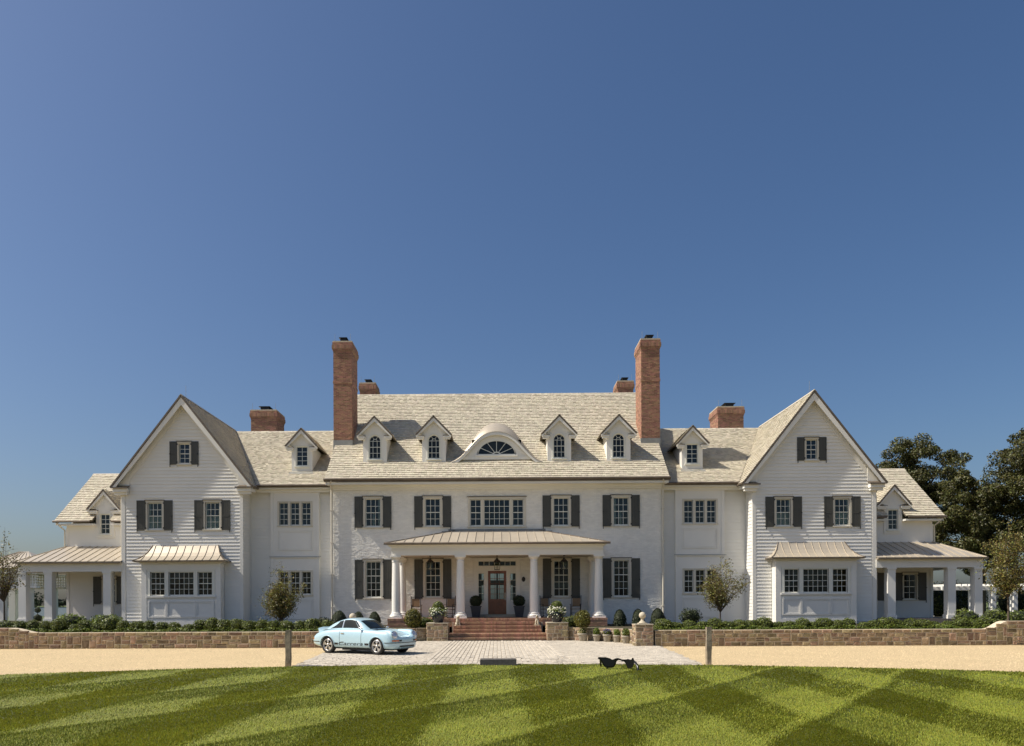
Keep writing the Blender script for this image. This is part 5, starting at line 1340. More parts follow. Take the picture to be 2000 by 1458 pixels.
pot('narrow clay pot with green plant beside the violet flowers', (5.40, 34.75, 0.02), 0.18, 0.33, p_bush('fresh_leaf', .16, .15))
pot('wide clay pot with grassy plant against the ball-topped pier', (5.68, 33.9, 0.02), 0.22, 0.34, p_bush('boxwood_leaf', .2, .17, size=0.04))

# seated stone dogs beside the steps (one skinned body each)
def skin_mesh(name, verts, edges, radii, m, sub=2):
    me = bpy.data.meshes.new(name); me.from_pydata(verts, edges, []); o = bpy.data.objects.new(name, me); COL.objects.link(o)
    o.modifiers.new('s', 'SKIN'); sk = me.skin_vertices[0].data
    for i, r_ in enumerate(radii): sk[i].radius = (r_, r_) if not isinstance(r_, tuple) else r_
    sk[0].use_root = True
    ss = o.modifiers.new('ss', 'SUBSURF'); ss.levels = sub; ss.render_levels = sub
    dg = bpy.context.evaluated_depsgraph_get(); out = bpy.data.meshes.new_from_object(o.evaluated_get(dg))
    bpy.data.objects.remove(o); out.materials.clear(); out.materials.append(MATS[m])
    for p in out.polygons: p.use_smooth = True
    return out
def stone_dog(x, y, z, rz, label):
    v = [(0,.10,.10),(0,.02,.24),(0,-.05,.36),(0,-.08,.44),(0,-.15,.46),(0,-.21,.44),
         (-.06,-.09,.22),(-.06,-.12,.03),(.06,-.09,.22),(.06,-.12,.03),(-.08,.06,.10),(-.10,-.04,.035),(.08,.06,.10),(.10,-.04,.035),(0,.2,.05),(-.05,-.06,.50),(.05,-.06,.50)]
    e = [(0,1),(1,2),(2,3),(3,4),(4,5),(1,6),(6,7),(1,8),(8,9),(0,10),(10,11),(0,12),(12,13),(0,14),(3,15),(3,16)]
    r_ = [.095,.09,.075,.068,.05,.035,.04,.03,.04,.03,.055,.035,.055,.035,.025,.022,.022]
    t = thing('stone_dog', label, 'statue', (x, y, z), 'stone dogs beside the steps', rz=rz)
    link_mesh('body', skin_mesh('body', v, e, r_, 'cast_stone'), parent=t)
    MB().box(-.14,.14,-.19,.22,0,.03).build('plinth', 'cast_stone', t)
stone_dog(-2.0, 38.78, sz[3]+0.001, R(15), 'weathered seated stone dog on the step end, car side')
stone_dog(2.02, 38.78, sz[3]+0.001, R(-15), 'weathered seated stone dog on the step end, clay pot side')

# oval house plaque
mb = MB(); n = 24
ring = lambda k, y: [(k*.10*math.cos(2*math.pi*i/n), y, k*.14*math.sin(2*math.pi*i/n)) for i in range(n)]
mb.prism(ring(1.0, -0.02), (0, 0.02, 0))
for i in range(n):
    a, b_ = ring(1.0, -0.03), ring(0.86, -0.03); j = (i+1) % n
    mb.prism([a[i], a[j], b_[j], b_[i]], (0, 0.011, 0))
mb.box(-.03,.03,-.027,-.019,-.05,.06)
o = mb.build('oval_plaque', 'dark_wood', loc=(1.47, FY-0.012, 3.14)); tag(o, 'small dark oval plaque on the wall beside the front door', 'plaque')

# giant sunglasses standing on the lawn
sg = thing('sunglasses_sculpture', 'oversized black cat-eye sunglasses standing on the lawn edge', 'sculpture', (3.15, 20.85, 0.0), rz=R(0))
def lens_shape(pts, y, dep, name, m, parent):
    mb = MB(); mb.prism([(p[0], y, p[1]) for p in pts], (0, dep, 0)); return mb.build(name, m, parent)
K = 1/72.0*1.0
def px(q): return [((x-1187-0)/71.0, (1313.0-y)/71.0) for x, y in q]
front = bpy.data.objects.new('frame', None)
left = px([(1157,1288.3),(1166,1288.8),(1172,1288.8),(1179,1290.5),(1184.5,1293.5),(1187,1293.2),(1191.5,1291.2),(1193,1293),(1192.3,1297.5),(1190.5,1303),(1187.5,1307.5),(1182,1309),(1175,1308.6),(1168.5,1306.5),(1165.5,1302),(1163,1297),(1160.5,1293.5)])
bridge = px([(1186,1293.4),(1191,1291.0),(1195,1290.3),(1199,1291.2),(1203,1293.2),(1207,1293.2),(1206,1296.5),(1202.5,1296.0),(1199,1294.4),(1195.5,1294.2),(1192.5,1296),(1190,1298)])
right = px([(1204,1293.6),(1209,1293.2),(1214,1292),(1217,1293.5),(1219.5,1293),(1220.5,1290),(1222.5,1289.5),(1224,1294),(1224,1301),(1222,1307),(1218,1310),(1213,1309.5),(1210.5,1304),(1208.5,1299),(1206,1296.5)])
bpy.data.objects.remove(front)
fo = lens_shape(left, -0.02, 0.07, 'frame', 'black_gloss', sg)
lens_shape([(x, z) for x, z in bridge], -0.03, 0.08, 'bridge', 'black_gloss', sg)
# the far half turns away
mbr = MB(); c = math.cos(R(38)); s_ = math.sin(R(38)); x0 = right[0][0]
mbr.prism([(x0+(x-x0), 0.02-(x-x0)*0.6, z) for x, z in right], (0.02, 0.07, 0)); mbr.build('frame', 'black_gloss', sg)
def shrink(pts, k):
    cx = sum(p[0] for p in pts)/len(pts); cz = sum(p[1] for p in pts)/len(pts); return [(cx+(p[0]-cx)*k, cz+(p[1]-cz)*k) for p in pts]
lens_shape(shrink(left, 0.78), -0.028, 0.006, 'lens', 'black_decal', sg)
MB().tube([(right[8][0]-0.02,0.0,right[6][1]-0.05),(0.56,-0.22,0.20),(0.59,-0.36,0.09),(0.585,-0.40,0.015)], [0.022,0.028,0.03,0.022], 8).build('temple_arm', 'black_gloss', sg)
MB().tube([(left[0][0]+0.02,0.05,left[0][1]-0.04),(-0.30,0.5,0.26),(-0.25,0.75,0.1),(-0.24,0.8,0.0)], [0.022,0.026,0.028,0.02], 8).build('temple_arm', 'black_gloss', sg)
for (x, z) in ((-0.17, 0.07), (0.39, 0.06)): MB().tube([(x,0.01,z),(x,0.01,-0.03)], 0.012, 6).build('ground_stake', 'iron', sg)

# ================================================================== the car (local: +x forward, +y left, z up)
CARLOC = (-4.86, 28.15, 0.022); CARRZ = R(-30)
car = thing('classic_car', 'pale blue classic rear-engined sports coupe with black side lettering', 'car', CARLOC, rz=CARRZ)
XF, XR = 1.16, -1.11            # axles
ST = [ # x, z bottom, half width, z of max width, z shoulder, z centre line
 (1.93, .36, .44, .46, .555, .56), (1.895, .25, .57, .44, .610, .60), (1.82, .20, .685, .45, .700, .625), (1.71, .18, .765, .47, .780, .635), (1.55, .19, .805, .50, .835, .700),
 (1.16, .20, .815, .52, .850, .755), (0.80, .20, .805, .52, .870, .825), (0.40, .20, .80, .52, .890, .90), (-0.10, .20, .80, .52, .895, .93), (-0.55, .20, .805, .52, .890, .93),
 (-1.11, .20, .835, .54, .865, .915), (-1.50, .20, .82, .54, .80, .84), (-1.76, .24, .77, .52, .715, .745), (-1.92, .29, .69, .50, .625, .65), (-2.0, .36, .56, .47, .55, .56)]
rings = []
for (x, zb, hw_, zm, zs, zc) in ST:
    half = [(0, zb), (hw_*.60, zb), (hw_*.90, zb+.015), (hw_*.985, zb+.10), (hw_, zm), (hw_*.985, zs-.12), (hw_*.90, zs-.012), (hw_*.74, zs+.012), (hw_*.48, zc+.01), (0, zc+.012)]
    full = [(x, -y, z) for y, z in half] + [(x, y, z) for y, z in half[-2:0:-1]]
    rings.append(full)
nr = len(rings[0]); vs = [p for r_ in rings for p in r_]; fs = []
for i in range(len(rings)-1):
    for k in range(nr): fs.append((i*nr+k, i*nr+(k+1) % nr, (i+1)*nr+(k+1) % nr, (i+1)*nr+k))
fs.append(tuple(range(nr))[::-1]); fs.append(tuple((len(rings)-1)*nr+k for k in range(nr)))
me = bpy.data.meshes.new('body'); me.from_pydata(vs, [], fs); me.update()
bm = bmesh.new(); bm.from_mesh(me); bmesh.ops.recalc_face_normals(bm, faces=bm.faces); bm.to_mesh(me); bm.free()
tmp = bpy.data.objects.new('tmp_body', me); COL.objects.link(tmp)
ss = tmp.modifiers.new('ss', 'SUBSURF'); ss.levels = 2; ss.render_levels = 2
cutters = []
for xx, rr in ((XF, .325), (XR, .335)):
    for s in (-1, 1):
        mb = MB(); n = 40
        ring = [(xx+rr*math.cos(2*math.pi*k/n), .30+rr*math.sin(2*math.pi*k/n)) for k in range(n)]
        y0, y1 = sorted((s*.56, s*1.05))
        mb.add([(a, y0, z) for a, z in ring] + [(a, y1, z) for a, z in ring], [tuple(range(n)), tuple(range(n, 2*n))[::-1]] + [(k, n+k, n+(k+1) % n, (k+1) % n) for k in range(n)])
        cm = mb.mesh('cut'); b2 = bmesh.new(); b2.from_mesh(cm); bmesh.ops.recalc_face_normals(b2, faces=b2.faces); b2.to_mesh(cm); b2.free()
        co = bpy.data.objects.new('cut', cm); COL.objects.link(co); cutters.append(co)
        bo = tmp.modifiers.new('b', 'BOOLEAN'); bo.operation = 'DIFFERENCE'; bo.solver = 'EXACT'; bo.object = co
dg = bpy.context.evaluated_depsgraph_get()
body_me = bpy.data.meshes.new_from_object(tmp.evaluated_get(dg))
for m_ in list(tmp.modifiers)[1:]: tmp.modifiers.remove(m_)
dg = bpy.context.evaluated_depsgraph_get(); full_me = bpy.data.meshes.new_from_object(tmp.evaluated_get(dg))
bpy.data.objects.remove(tmp)
for co in cutters: bpy.data.objects.remove(co)
body_me.materials.clear(); body_me.materials.append(MATS['pale_blue_paint'])
for p in body_me.polygons: p.use_smooth = len(p.vertices) <= 6
try: body_me.set_sharp_from_angle(angle=R(50))
except Exception: pass
body = link_mesh('body', body_me, parent=car)
bv_ = BVHTree.FromPolygons([v.co.copy() for v in full_me.vertices], [tuple(p.vertices) for p in full_me.polygons])
def on_side(x, z, side=-1, d=0.004):
    h = bv_.ray_cast(Vector((x, side*2.0, z)), Vector((0, -side, 0)))
    return (x, h[0].y + side*d, z) if h[0] else (x, side*.8, z)
def on_front(y, z, d=0.004, sgn=1):
    h = bv_.ray_cast(Vector((sgn*3.0, y, z)), Vector((-sgn, 0, 0))); return (h[0].x + sgn*d, y, z) if h[0] else (sgn*2.0, y, z)
def on_top(x, y, d=0.004):
    h = bv_.ray_cast(Vector((x, y, 3.0)), Vector((0, 0, -1))); return (x, y, h[0].z + d)
# greenhouse as a parametric surface: stations along x, ring angle across
GS = [(0.70,.640,.865,.870),(0.52,.645,.880,.985),(0.30,.640,.890,1.135),(0.10,.632,.893,1.235),(-0.15,.625,.895,1.290),(-0.45,.622,.895,1.285),(-0.75,.622,.890,1.225),(-1.05,.615,.885,1.120),(-1.35,.575,.860,.985),(-1.62,.50,.80,.835)]
gx = np.array([g[0] for g in GS])
def G(x, v):
    """v in [-1,1] across; |v|=1 at the beltline"""
    f = lambda k: float(np.interp(-x, -gx, [g[k] for g in GS]))
    hwb, zb, zt = f(1), f(2), f(3); a = abs(v); sg = -1 if v < 0 else 1
    ht = hwb*0.775                                   # half width at the cant rail
    if a > 0.56: t = (a-0.56)/0.44; y = ht + (hwb-ht)*t**0.9; z = zb + (zt-0.045-zb)*(1-t)**0.92 if zt-0.045 > zb else zb
    else: t = a/0.56; y = ht*t; z = zt - 0.045*t**3.2 if zt-0.045 > zb else zt - (zt-zb)*t**3
    return Vector((x, sg*y, z))
XS = np.linspace(0.70, -1.62, 48); VSS = np.concatenate([np.linspace(-1,-.56,8), np.linspace(-.56,.56,17)[1:-1], np.linspace(.56,1,8)])
def smoothG(x, v):
    h = 0.05; return (G(min(x+h,.70), v)+G(x, v)*2+G(max(x-h,-1.62), v))/4
mb = MB(); pts = [[tuple(smoothG(x, v)) for v in VSS] for x in XS]; nv = len(VSS)
mb.add([p for r_ in pts for p in r_], [(i*nv+k, i*nv+k+1, (i+1)*nv+k+1, (i+1)*nv+k) for i in range(len(XS)-1) for k in range(nv-1)], True)
roof = mb.build('roof', 'pale_blue_paint', car)
def gpatch(name, m, x_of, v0, v1, parent, d=0.006, nu=10, nw=8):
    """patch: x_of(v) -> (x front, x rear)"""
    mb = MB(); g = []
    for j in range(nw+1):
        v = v0+(v1-v0)*j/nw; xa, xb = x_of(v); row = []
        for i in range(nu+1):
            x = xa+(xb-xa)*i/nu; p = smoothG(x, v)
            e = 0.01; tx = smoothG(x-e, v)-smoothG(x+e, v); tv = smoothG(x, min(v+e,1))-smoothG(x, max(v-e,-1)); nn = tx.cross(tv).normalized()
            if nn.dot(p-Vector((-.3,0,.8))) < 0: nn = -nn
            row.append(tuple(p+nn*d))
        g.append(row)
    w = nu+1
    mb.add([p for r_ in g for p in r_], [(j*w+i, j*w+i+1, (j+1)*w+i+1, (j+1)*w+i) for j in range(nw) for i in range(nu)], True)
    return mb.build(name, m, parent)
lerp = lambda a, b_, t: a+(b_-a)*t
for s in (-1, 1):
    tt = lambda v: (abs(v)-.60)/.36
    gpatch('door_window', 'car_glass', lambda v: (lerp(-0.02,.25,tt(v)), lerp(-.50,-.50,tt(v))), s*.60, s*.965, car)
    gpatch('quarter_light', 'car_glass', lambda v: (lerp(0.06,.44,tt(v)), lerp(0.015,.285,tt(v))), s*.60, s*.965, car)
    gpatch('rear_quarter_window', 'car_glass', lambda v: (lerp(-.56,-.56,tt(v)), lerp(-.74,-1.12,tt(v)**1.4)), s*.60, s*.965, car)
    for (fa, ra) in ((lambda v: lerp(-0.0,.29,tt(v)), .012), (lambda v: lerp(-.525,-.525,tt(v)), .016)):
        mb = MB()
        for v0_, v1_ in zip(np.linspace(.60,.96,7)[:-1], np.linspace(.60,.96,7)[1:]): mb.bar(tuple(smoothG(fa(v0_), s*v0_)*1.005), tuple(smoothG(fa(v1_), s*v1_)*1.005), .02, .012)
        mb.build('window_pillar', 'chrome', car)
gpatch('windscreen', 'car_glass', lambda v: (.655-.10*abs(v)**2, .175-.04*abs(v)**2), -.50, .50, car, nw=14)
gpatch('rear_window', 'car_glass', lambda v: (-.78+.02*abs(v), -1.28+.05*abs(v)), -.48, .48, car, nw=12)
# headlights in the raised wing fronts
for s in (-1, 1):
    # wing crown (the raised tunnel ending in the round lamp)
    mb = MB(); prof = [(1.795,.708,.136),(1.77,.716,.144),(1.68,.745,.138),(1.60,.775,.118),(1.35,.795,.10),(1.10,.80,.085)]
    n = 14; vs = []
    for (x, zc, r_) in prof:
        for k in range(n): a = 2*math.pi*k/n; vs.append((x+(-.05*math.sin(a) if x > 1.74 else 0), s*(.585+r_*math.cos(a)*1.05), zc-.02+r_*math.sin(a)))
    mb.add(vs, [(i*n+k, i*n+(k+1) % n, (i+1)*n+(k+1) % n, (i+1)*n+k) for i in range(len(prof)-1) for k in range(n)], True)
    mb.build('wing_crown', 'pale_blue_paint', car)
    hl_ = MB(); n = 24; c = Vector((1.825, s*.575, .700)); ax = Vector((.95, s*.10, .28)).normalized(); e1 = Vector((0,1,0)).cross(ax).normalized(); e2 = ax.cross(e1)
    vs = [tuple(c+ax*.035)]; rr_ = [(.07,.03),(.112,.012),(.130,-.014)]
    for (r_, d_) in rr_: vs += [tuple(c+ax*d_+(e1*math.cos(t)+e2*math.sin(t))*r_) for t in np.linspace(0,2*math.pi,n,endpoint=False)]
    f_ = [(0,1+k,1+(k+1) % n) for k in range(n)] + [(1+i*n+k, 1+(i+1)*n+k, 1+(i+1)*n+(k+1) % n, 1+i*n+(k+1) % n) for i in range(2) for k in range(n)]
    hl_.add(vs, f_, True); lamp = hl_.build('headlight', 'lamp_lens', car)
    MB().tube([tuple(c-ax*.005+(e1*math.cos(t)+e2*math.sin(t))*.134) for t in np.linspace(0,2*math.pi,25)], .012, 6, cap=False).build('lamp_rim', 'chrome', lamp)
    def strip(name, m, ys, z0, z1, sgn, d=0.012, par=car):
        mb = MB(); q = []
        for y in ys:
            a = on_front(s*y, z0, d, sgn); b_ = on_front(s*y, z1, d, sgn); q.append((a, b_))
        for (p0, p1), (q0, q1) in zip(q[:-1], q[1:]): mb.add([p0, q0, q1, p1], [(0,1,2,3)], True)
        mb.build(name, m, par)
    strip('indicator', 'amber_lens', np.linspace(.47,.705,9), .475, .525, 1)
    strip('horn_grille', 'black_decal', np.linspace(.33,.46,5), .47, .528, 1)
    strip('tail_light', 'red_lens', np.linspace(.30,.52,8), .50, .57, -1)
    strip('rear_indicator', 'amber_lens', np.linspace(.52,.60,5), .50, .57, -1)
    mb = MB(); q = [(on_side(x, .495, s, .008), on_side(x, .565, s, .008)) for x in np.linspace(-1.92,-1.80,6)]
    for (p0, p1), (q0, q1) in zip(q[:-1], q[1:]): mb.add([p0, q0, q1, p1], [(0,1,2,3)], True)
    mb.build('corner_indicator', 'amber_lens', car)
# bumper lines and valance
for sgn, nm in ((1, 'front_bumper_trim'), (-1, 'rear_bumper_trim')):
    mb = MB(); ys = np.linspace(-.70,.70,29)
    pts = [on_front(y, .425, .008, sgn) for y in ys]
    for p, q in zip(pts[:-1], pts[1:]): mb.bar(p, q, .014, .022)
    mb.build(nm, 'black_decal', car)
# bumper corner wrapping to the wheel arch
for s in (-1, 1):
    for (xa, xb, nm) in ((1.52, 1.82, 'front'), (-1.86, -1.48, 'rear')):
        mb = MB(); xs = np.linspace(xa, xb, 12); pts = [on_side(x, .425, s, .006) for x in xs]
        for p, q in zip(pts[:-1], pts[1:]): mb.bar(p, q, .012, .020)
        mb.build('bumper_side_trim', 'black_decal', car)
mb = MB(); ys = np.linspace(-.42,.42,13); pts = [on_front(y, .30, .008) for y in ys]
for p, q in zip(pts[:-1], pts[1:]): mb.bar(p, q, .012, .05)
mb.build('oil_cooler_intake', 'black_decal', car)
MB().box(-.55,.85,-.62,.62,.13,.22).box(.86,1.62,-.45,.45,.15,.23).box(-1.8,-.56,-.45,.45,.16,.26).build('underbody', 'rubber', car)
# wheel arch lips
for xx, rr in ((XF, .325), (XR, .335)):
    for s in (-1, 1):
        pts = []
        for a in np.linspace(R(-12), R(192), 30):
            x, z = xx+(rr+.008)*math.cos(a), .30+(rr+.008)*math.sin(a); p = on_side(x, max(z, .22), s, .006); pts.append((x, p[1], z))
        MB().tube(pts, .014, 6).build('arch_lip', 'pale_blue_paint', car)
# wheels
def tyre(mb, r_, w):
    prof = [(r_-.085,-w/2+.012),(r_-.06,-w/2),(r_-.022,-w/2+.004),(r_-.004,-w/2+.022),(r_,-w*.25),(r_,w*.25),(r_-.004,w/2-.022),(r_-.022,w/2-.004),(r_-.06,w/2),(r_-.085,w/2-.012)]
    n = 36; vs = [(q*math.cos(2*math.pi*k/n), y, q*math.sin(2*math.pi*k/n)) for q, y in prof for k in range(n)]
    m_ = len(prof); mb.add(vs, [(i*n+k, i*n+(k+1) % n, ((i+1) % m_)*n+(k+1) % n, ((i+1) % m_)*n+k) for i in range(m_) for k in range(n)], True)
def make_wheel():
    tmb = MB(); tyre(tmb, .305, .19); tm = tmb.mesh('tyre'); tm.materials.append(MATS['rubber'])
    # rim facing -y: dish, lip, five petals, hub
    lip = MB(); n = 36
    pr_ = [(.224,.06),(.224,-.080),(.200,-.090),(.190,-.086),(.184,-.045)]
    vs = [(q*math.cos(2*math.pi*k/n), y, q*math.sin(2*math.pi*k/n)) for q, y in pr_ for k in range(n)]
    lip.add(vs, [(i*n+k, i*n+(k+1) % n, (i+1)*n+(k+1) % n, (i+1)*n+k) for i in range(4) for k in range(n)], True)
    lm = lip.mesh('rim'); lm.materials.append(MATS['alloy'])
    ds = MB(); ds.add([(.2*math.cos(2*math.pi*k/n), -.035, .2*math.sin(2*math.pi*k/n)) for k in range(n)], [tuple(range(n))]); dm = ds.mesh('rim_dish'); dm.materials.append(MATS['black_decal'])
    pt = MB()
    for k in range(5):
        a = 2*math.pi*k/5 + math.pi/2
        sh = [(.035,.018),(.07,.020),(.11,.032),(.14,.050),(.165,.050),(.180,.032),(.184,0)]; sh = sh + [(r_, -w_) for r_, w_ in sh[-2::-1]]
        ca, sa = math.cos(a), math.sin(a)
        top = [(r_*ca-w_*sa, -.062-.012*math.sin(r_/.208*3.1), r_*sa+w_*ca) for r_, w_ in sh]
        pt.prism(top, (0, .02, 0))
    pt.lathe([(.052,0),(.05,.015),(.03,.022)], n=16)
    k0 = len(pt.v)-(3*16+2*16)
    for i in range(k0, len(pt.v)):
        x, y, z = pt.v[i]; pt.v[i] = (x, -.068-z, y)
    pm = pt.mesh('spokes'); pm.materials.append(MATS['alloy'])
    return tm, lm, dm, pm
tm, lm, dm, pm = make_wheel()
for x in (XF, XR):
    for s in (-1, 1):
        w = link_mesh('wheel', tm, parent=car, loc=(x, s*.695, .305))
        if s > 0: w.rotation_euler = (0, 0, math.pi)
        if x == XF: w.rotation_euler = (0, 0, w.rotation_euler.z + R(-4))
        for nm, me_ in (('rim', lm), ('rim_dish', dm), ('spokes', pm)): link_mesh(nm, me_, parent=w)
# ducktail spoiler
mb = MB(); xs_ = [(-1.40,.900,.0),(-1.56,.868,.035),(-1.70,.865,.075),(-1.79,.90,.10),(-1.85,.935,.11)]; ys = np.linspace(-.48,.48,13)
g = []
for (x, z, e) in xs_: g.append([(x - .02*(1-(y/.48)**2), y, z - .05*(abs(y)/.48)**3 + (0 if x > -1.5 else 0)) for y in ys])
vs = [p for r_ in g for p in r_]; nw = len(ys)
mb.add(vs, [(i*nw+k, i*nw+k+1, (i+1)*nw+k+1, (i+1)*nw+k) for i in range(4) for k in range(nw-1)], True)
lip_ = g[-1]; low = [(-1.80, p[1], .70) for p in lip_]
mid = [(p[0]+.015, p[1], p[2]-.025) for p in lip_]
mb.add(lip_+mid+low, [(k, k+1, nw+k+1, nw+k) for k in range(nw-1)] + [(nw+k, nw+k+1, 2*nw+k+1, 2*nw+k) for k in range(nw-1)], True)
for k in (0, nw-1): mb.add([r_[k] for r_ in g] + [mid[k], low[k], (-1.5, lip_[k][1], .74)], [tuple(range(8))])
mb.build('ducktail_spoiler', 'pale_blue_paint', car)
# side stripe with lettering
def conform(me, side=-1, d=0.006):
    for v in me.vertices:
        p = on_side(v.co.x, v.co.z, side, d); v.co.y = p[1]
    me.update()
def band(x0, x1, z0, z1, side, m='black_decal', name='side_stripe', n=10):
    mb = MB(); vs = []
    for i in range(n+1):
        x = x0+(x1-x0)*i/n; vs += [on_side(x, z0, side, .005), on_side(x, (z0+z1)/2, side, .005), on_side(x, z1, side, .005)]
    mb.add(vs, [(i*3+j, (i+1)*3+j, (i+1)*3+j+1, i*3+j+1) for i in range(n) for j in range(2)], True); return mb.build(name, m, car)
for side in (-1, 1):
    band(-.76, -.60, .325, .395, side); band(.63, .82, .325, .395, side)
    tc_ = bpy.data.curves.new('t', 'FONT'); tc_.body = 'Carrera'; tc_.size = .30; tc_.shear = 0.35; tc_.space_character = 1.02; tc_.resolution_u = 3
    to = bpy.data.objects.new('t', tc_); COL.objects.link(to); dg = bpy.context.evaluated_depsgraph_get()
    tme = bpy.data.meshes.new_from_object(to.evaluated_get(dg)); bpy.data.objects.remove(to)
    xs = [v.co.x for v in tme.vertices]; w = max(xs)-min(xs); x0 = min(xs); k = 1.12/w
    for v in tme.vertices:
        x = (v.co.x-x0)*k-.57; z = .315 + v.co.y*k*0.50
        v.co = (x if side < 0 else .03-x, 0, z)
    bm = bmesh.new(); bm.from_mesh(tme); bmesh.ops.triangulate(bm, faces=bm.faces); bmesh.ops.subdivide_edges(bm, edges=bm.edges, cuts=1); bm.to_mesh(tme); bm.free()
    conform(tme, side); tme.materials.clear(); tme.materials.append(MATS['black_decal'])
    link_mesh('side_lettering', tme, parent=car)['label'] = 'black Carrera lettering along the sill'
    band(-.53, -.36, .385, .40, side, name='stripe_line'); 
    # door outline, handle, mirror
    def line(pts):
        mb = MB(); q = [on_side(x, z, side, .002) for x, z in pts]
        for p, r_ in zip(q[:-1], q[1:]): mb.bar(p, r_, .007, .007)
        mb.build('door_gap', 'black_decal', car)
    line([(-.53, z) for z in np.linspace(.87,.30,10)]); line([(.47-.10*(.87-z)**2*0, z) for z in np.linspace(.86,.24,10)]); line([(x, .235) for x in np.linspace(.47,-.45,10)])
    hp = on_side(-.40, .74, side, .012); MB().box(hp[0]-.07, hp[0]+.07, hp[1]-.014, hp[1]+.014, .725, .75).build('door_handle', 'chrome', car)
    MB().lathe([(.001,-.03),(.045,-.022),(.055,0),(.045,.022),(.001,.03)], (.42, side*.80, .93), n=14).tube([(.42,side*.70,.86),(.42,side*.80,.92)], .01, 6).build('door_mirror', 'chrome', car)
# bonnet line, cowl vent, wipers
mb = MB(); q = [on_top(x, y, .001) for x, y in [(.62,-.50),(1.0,-.455),(1.4,-.40),(1.75,-.33),(1.88,-.18),(1.90,0),(1.88,.18),(1.75,.33),(1.4,.40),(1.0,.455),(.62,.50)]]
for p, r_ in zip(q[:-1], q[1:]): mb.bar(p, r_, .006, .005)
mb.build('bonnet_gap', 'black_decal', car)
mb = MB(); a = on_top(.74,-.22,.004); b_ = on_top(.74,.22,.004); mb.bar(a, b_, .05, .008); mb.build('cowl_vent', 'black_decal', car)
mb = MB()
for y in (-.1, .3): mb.bar(tuple(smoothG(.63,y)+Vector((0.02,0,.03))), tuple(smoothG(.56,y-.4)+Vector((.03,0,.03))), .01, .01)
mb.build('wipers', 'black_decal', car)

# ================================================================== planting
BZ = 0.60
# three boxwood prototypes, copied along the walls
box_lab = {-1: 'clipped boxwood ball in the wall-top row on the car side', 1: 'clipped boxwood ball in the wall-top row on the clay pot side'}
protos = [shrub('boxwood', box_lab[-1], (-20.6+0.57*i, 32.95, BZ), (.29, .29, .29), 1500, 0.030, 'boxwood_leaf', 'boxwood balls along the garden walls', lump=0.16, shell=0.7) for i in range(3)]
x = -20.6+0.57*3
while x < -6.9:
    k = random.uniform(0.80, 1.18); dup(random.choice(protos), (x, 32.95+random.uniform(-.10,.10), BZ), random.random()*6.28, (k*random.uniform(1,1.25), k, k*random.uniform(.8,1.08)), label=box_lab[-1]); x += random.uniform(.50, .60)
x = 7.1
while x < 21.4:
    k = random.uniform(0.88, 1.2); dup(random.choice(protos), (x, 33.0+random.uniform(-.12,.12), BZ), random.random()*6.28, (k*1.15, k, k*random.uniform(.68,.92)), label=box_lab[1]); x += random.uniform(.46, .58)
# bright ground cover between wall and boxwood
n = 16000; X = np.concatenate([rng.uniform(-24, -6.6, n//2), rng.uniform(6.6, 21, n//2)]); Y = 32.5+0.45*rng.random(n)**1.3
Pp = np.stack([X, Y, BZ+0.02+0.23*rng.random(n)*(0.75+0.25*np.sin(X*3.1))], 1); D = np.tile(np.array([0,-.3,.8]), (n, 1))
o = link_mesh('ground_cover', foliage_mesh(Pp, D, 0.042, 'fresh_leaf', aspect=0.35)); o['kind'] = 'stuff'; o['label'] = 'low bright green ground cover along the wall tops'; o['category'] = 'ground cover'

def cone_shrub(label, x, y, h, r, m='conifer_leaf', group='dark yew cones along the main wall'):
    t = thing('yew_cone', label, 'shrub', (x, y, BZ), group)
    n = 1700; z = rng.random(n)**0.8; a = rng.random(n)*2*math.pi; rad = r*np.sqrt(np.clip(1-z**1.9, 0, 1))*(0.86+0.14*rng.random(n))*(1+0.06*np.sin(a*3+z*5))
    Pp = np.stack([np.cos(a)*rad, np.sin(a)*rad, z*h], 1); D = np.stack([np.cos(a), np.sin(a), np.full(n, .5)], 1)
    link_mesh('foliage', foliage_mesh(Pp, D*1.3, 0.032, m), parent=t)
    link_mesh('foliage_core', core_mesh((r*.85, r*.85, h*.55), (0, 0, h*.40)), parent=t)
for i, (x, h, r_) in enumerate(((-8.25,.86,.46),(-7.25,.80,.36),(-6.4,.80,.36))): cone_shrub('dark yew cone before the brick wall behind the car, ' + ('beside the downspout','middle of three','nearest the porch')[i], x, 40.0, h, r_)
for i, (x, h, r_) in enumerate(((6.3,.86,.37),(7.25,.88,.36),(8.25,.92,.42))): cone_shrub('dark yew cone before the brick wall beyond the clay pots, ' + ('nearest the porch','middle of three','beside the downspout')[i], x, 39.6, h, r_)
shrub('evergreen_shrub', 'loose dark evergreen shrub below the link windows by the young tree', (9.95, 39.6, BZ), (.52,.45,.46), 1500, 0.045, 'conifer_leaf', lump=0.25, shell=0.6)
shrub('evergreen_shrub', 'spreading dark evergreen beside the downspout behind the car', (-9.0, 39.4, BZ), (.5,.4,.26), 1000, 0.04, 'conifer_leaf', lump=0.25, shell=0.6)
shrub('golden_shrub', 'upright golden-green shrub on the wall before the porch, by the car bonnet', (-4.08, 37.35, BZ), (.43,.42,.50), 2600, 0.036, 'gold_leaf', lump=0.10, shell=0.7)
shrub('box_hedge', 'low clipped hedge behind the urn, car side', (-3.75, 38.6, BZ), (.62,.3,.27), 1500, 0.03, 'boxwood_leaf', lump=0.1)
shrub('box_hedge', 'low clipped hedge behind the urn, clay pot side', (3.85, 38.4, BZ), (.60,.3,.30), 1500, 0.03, 'boxwood_leaf', lump=0.1)
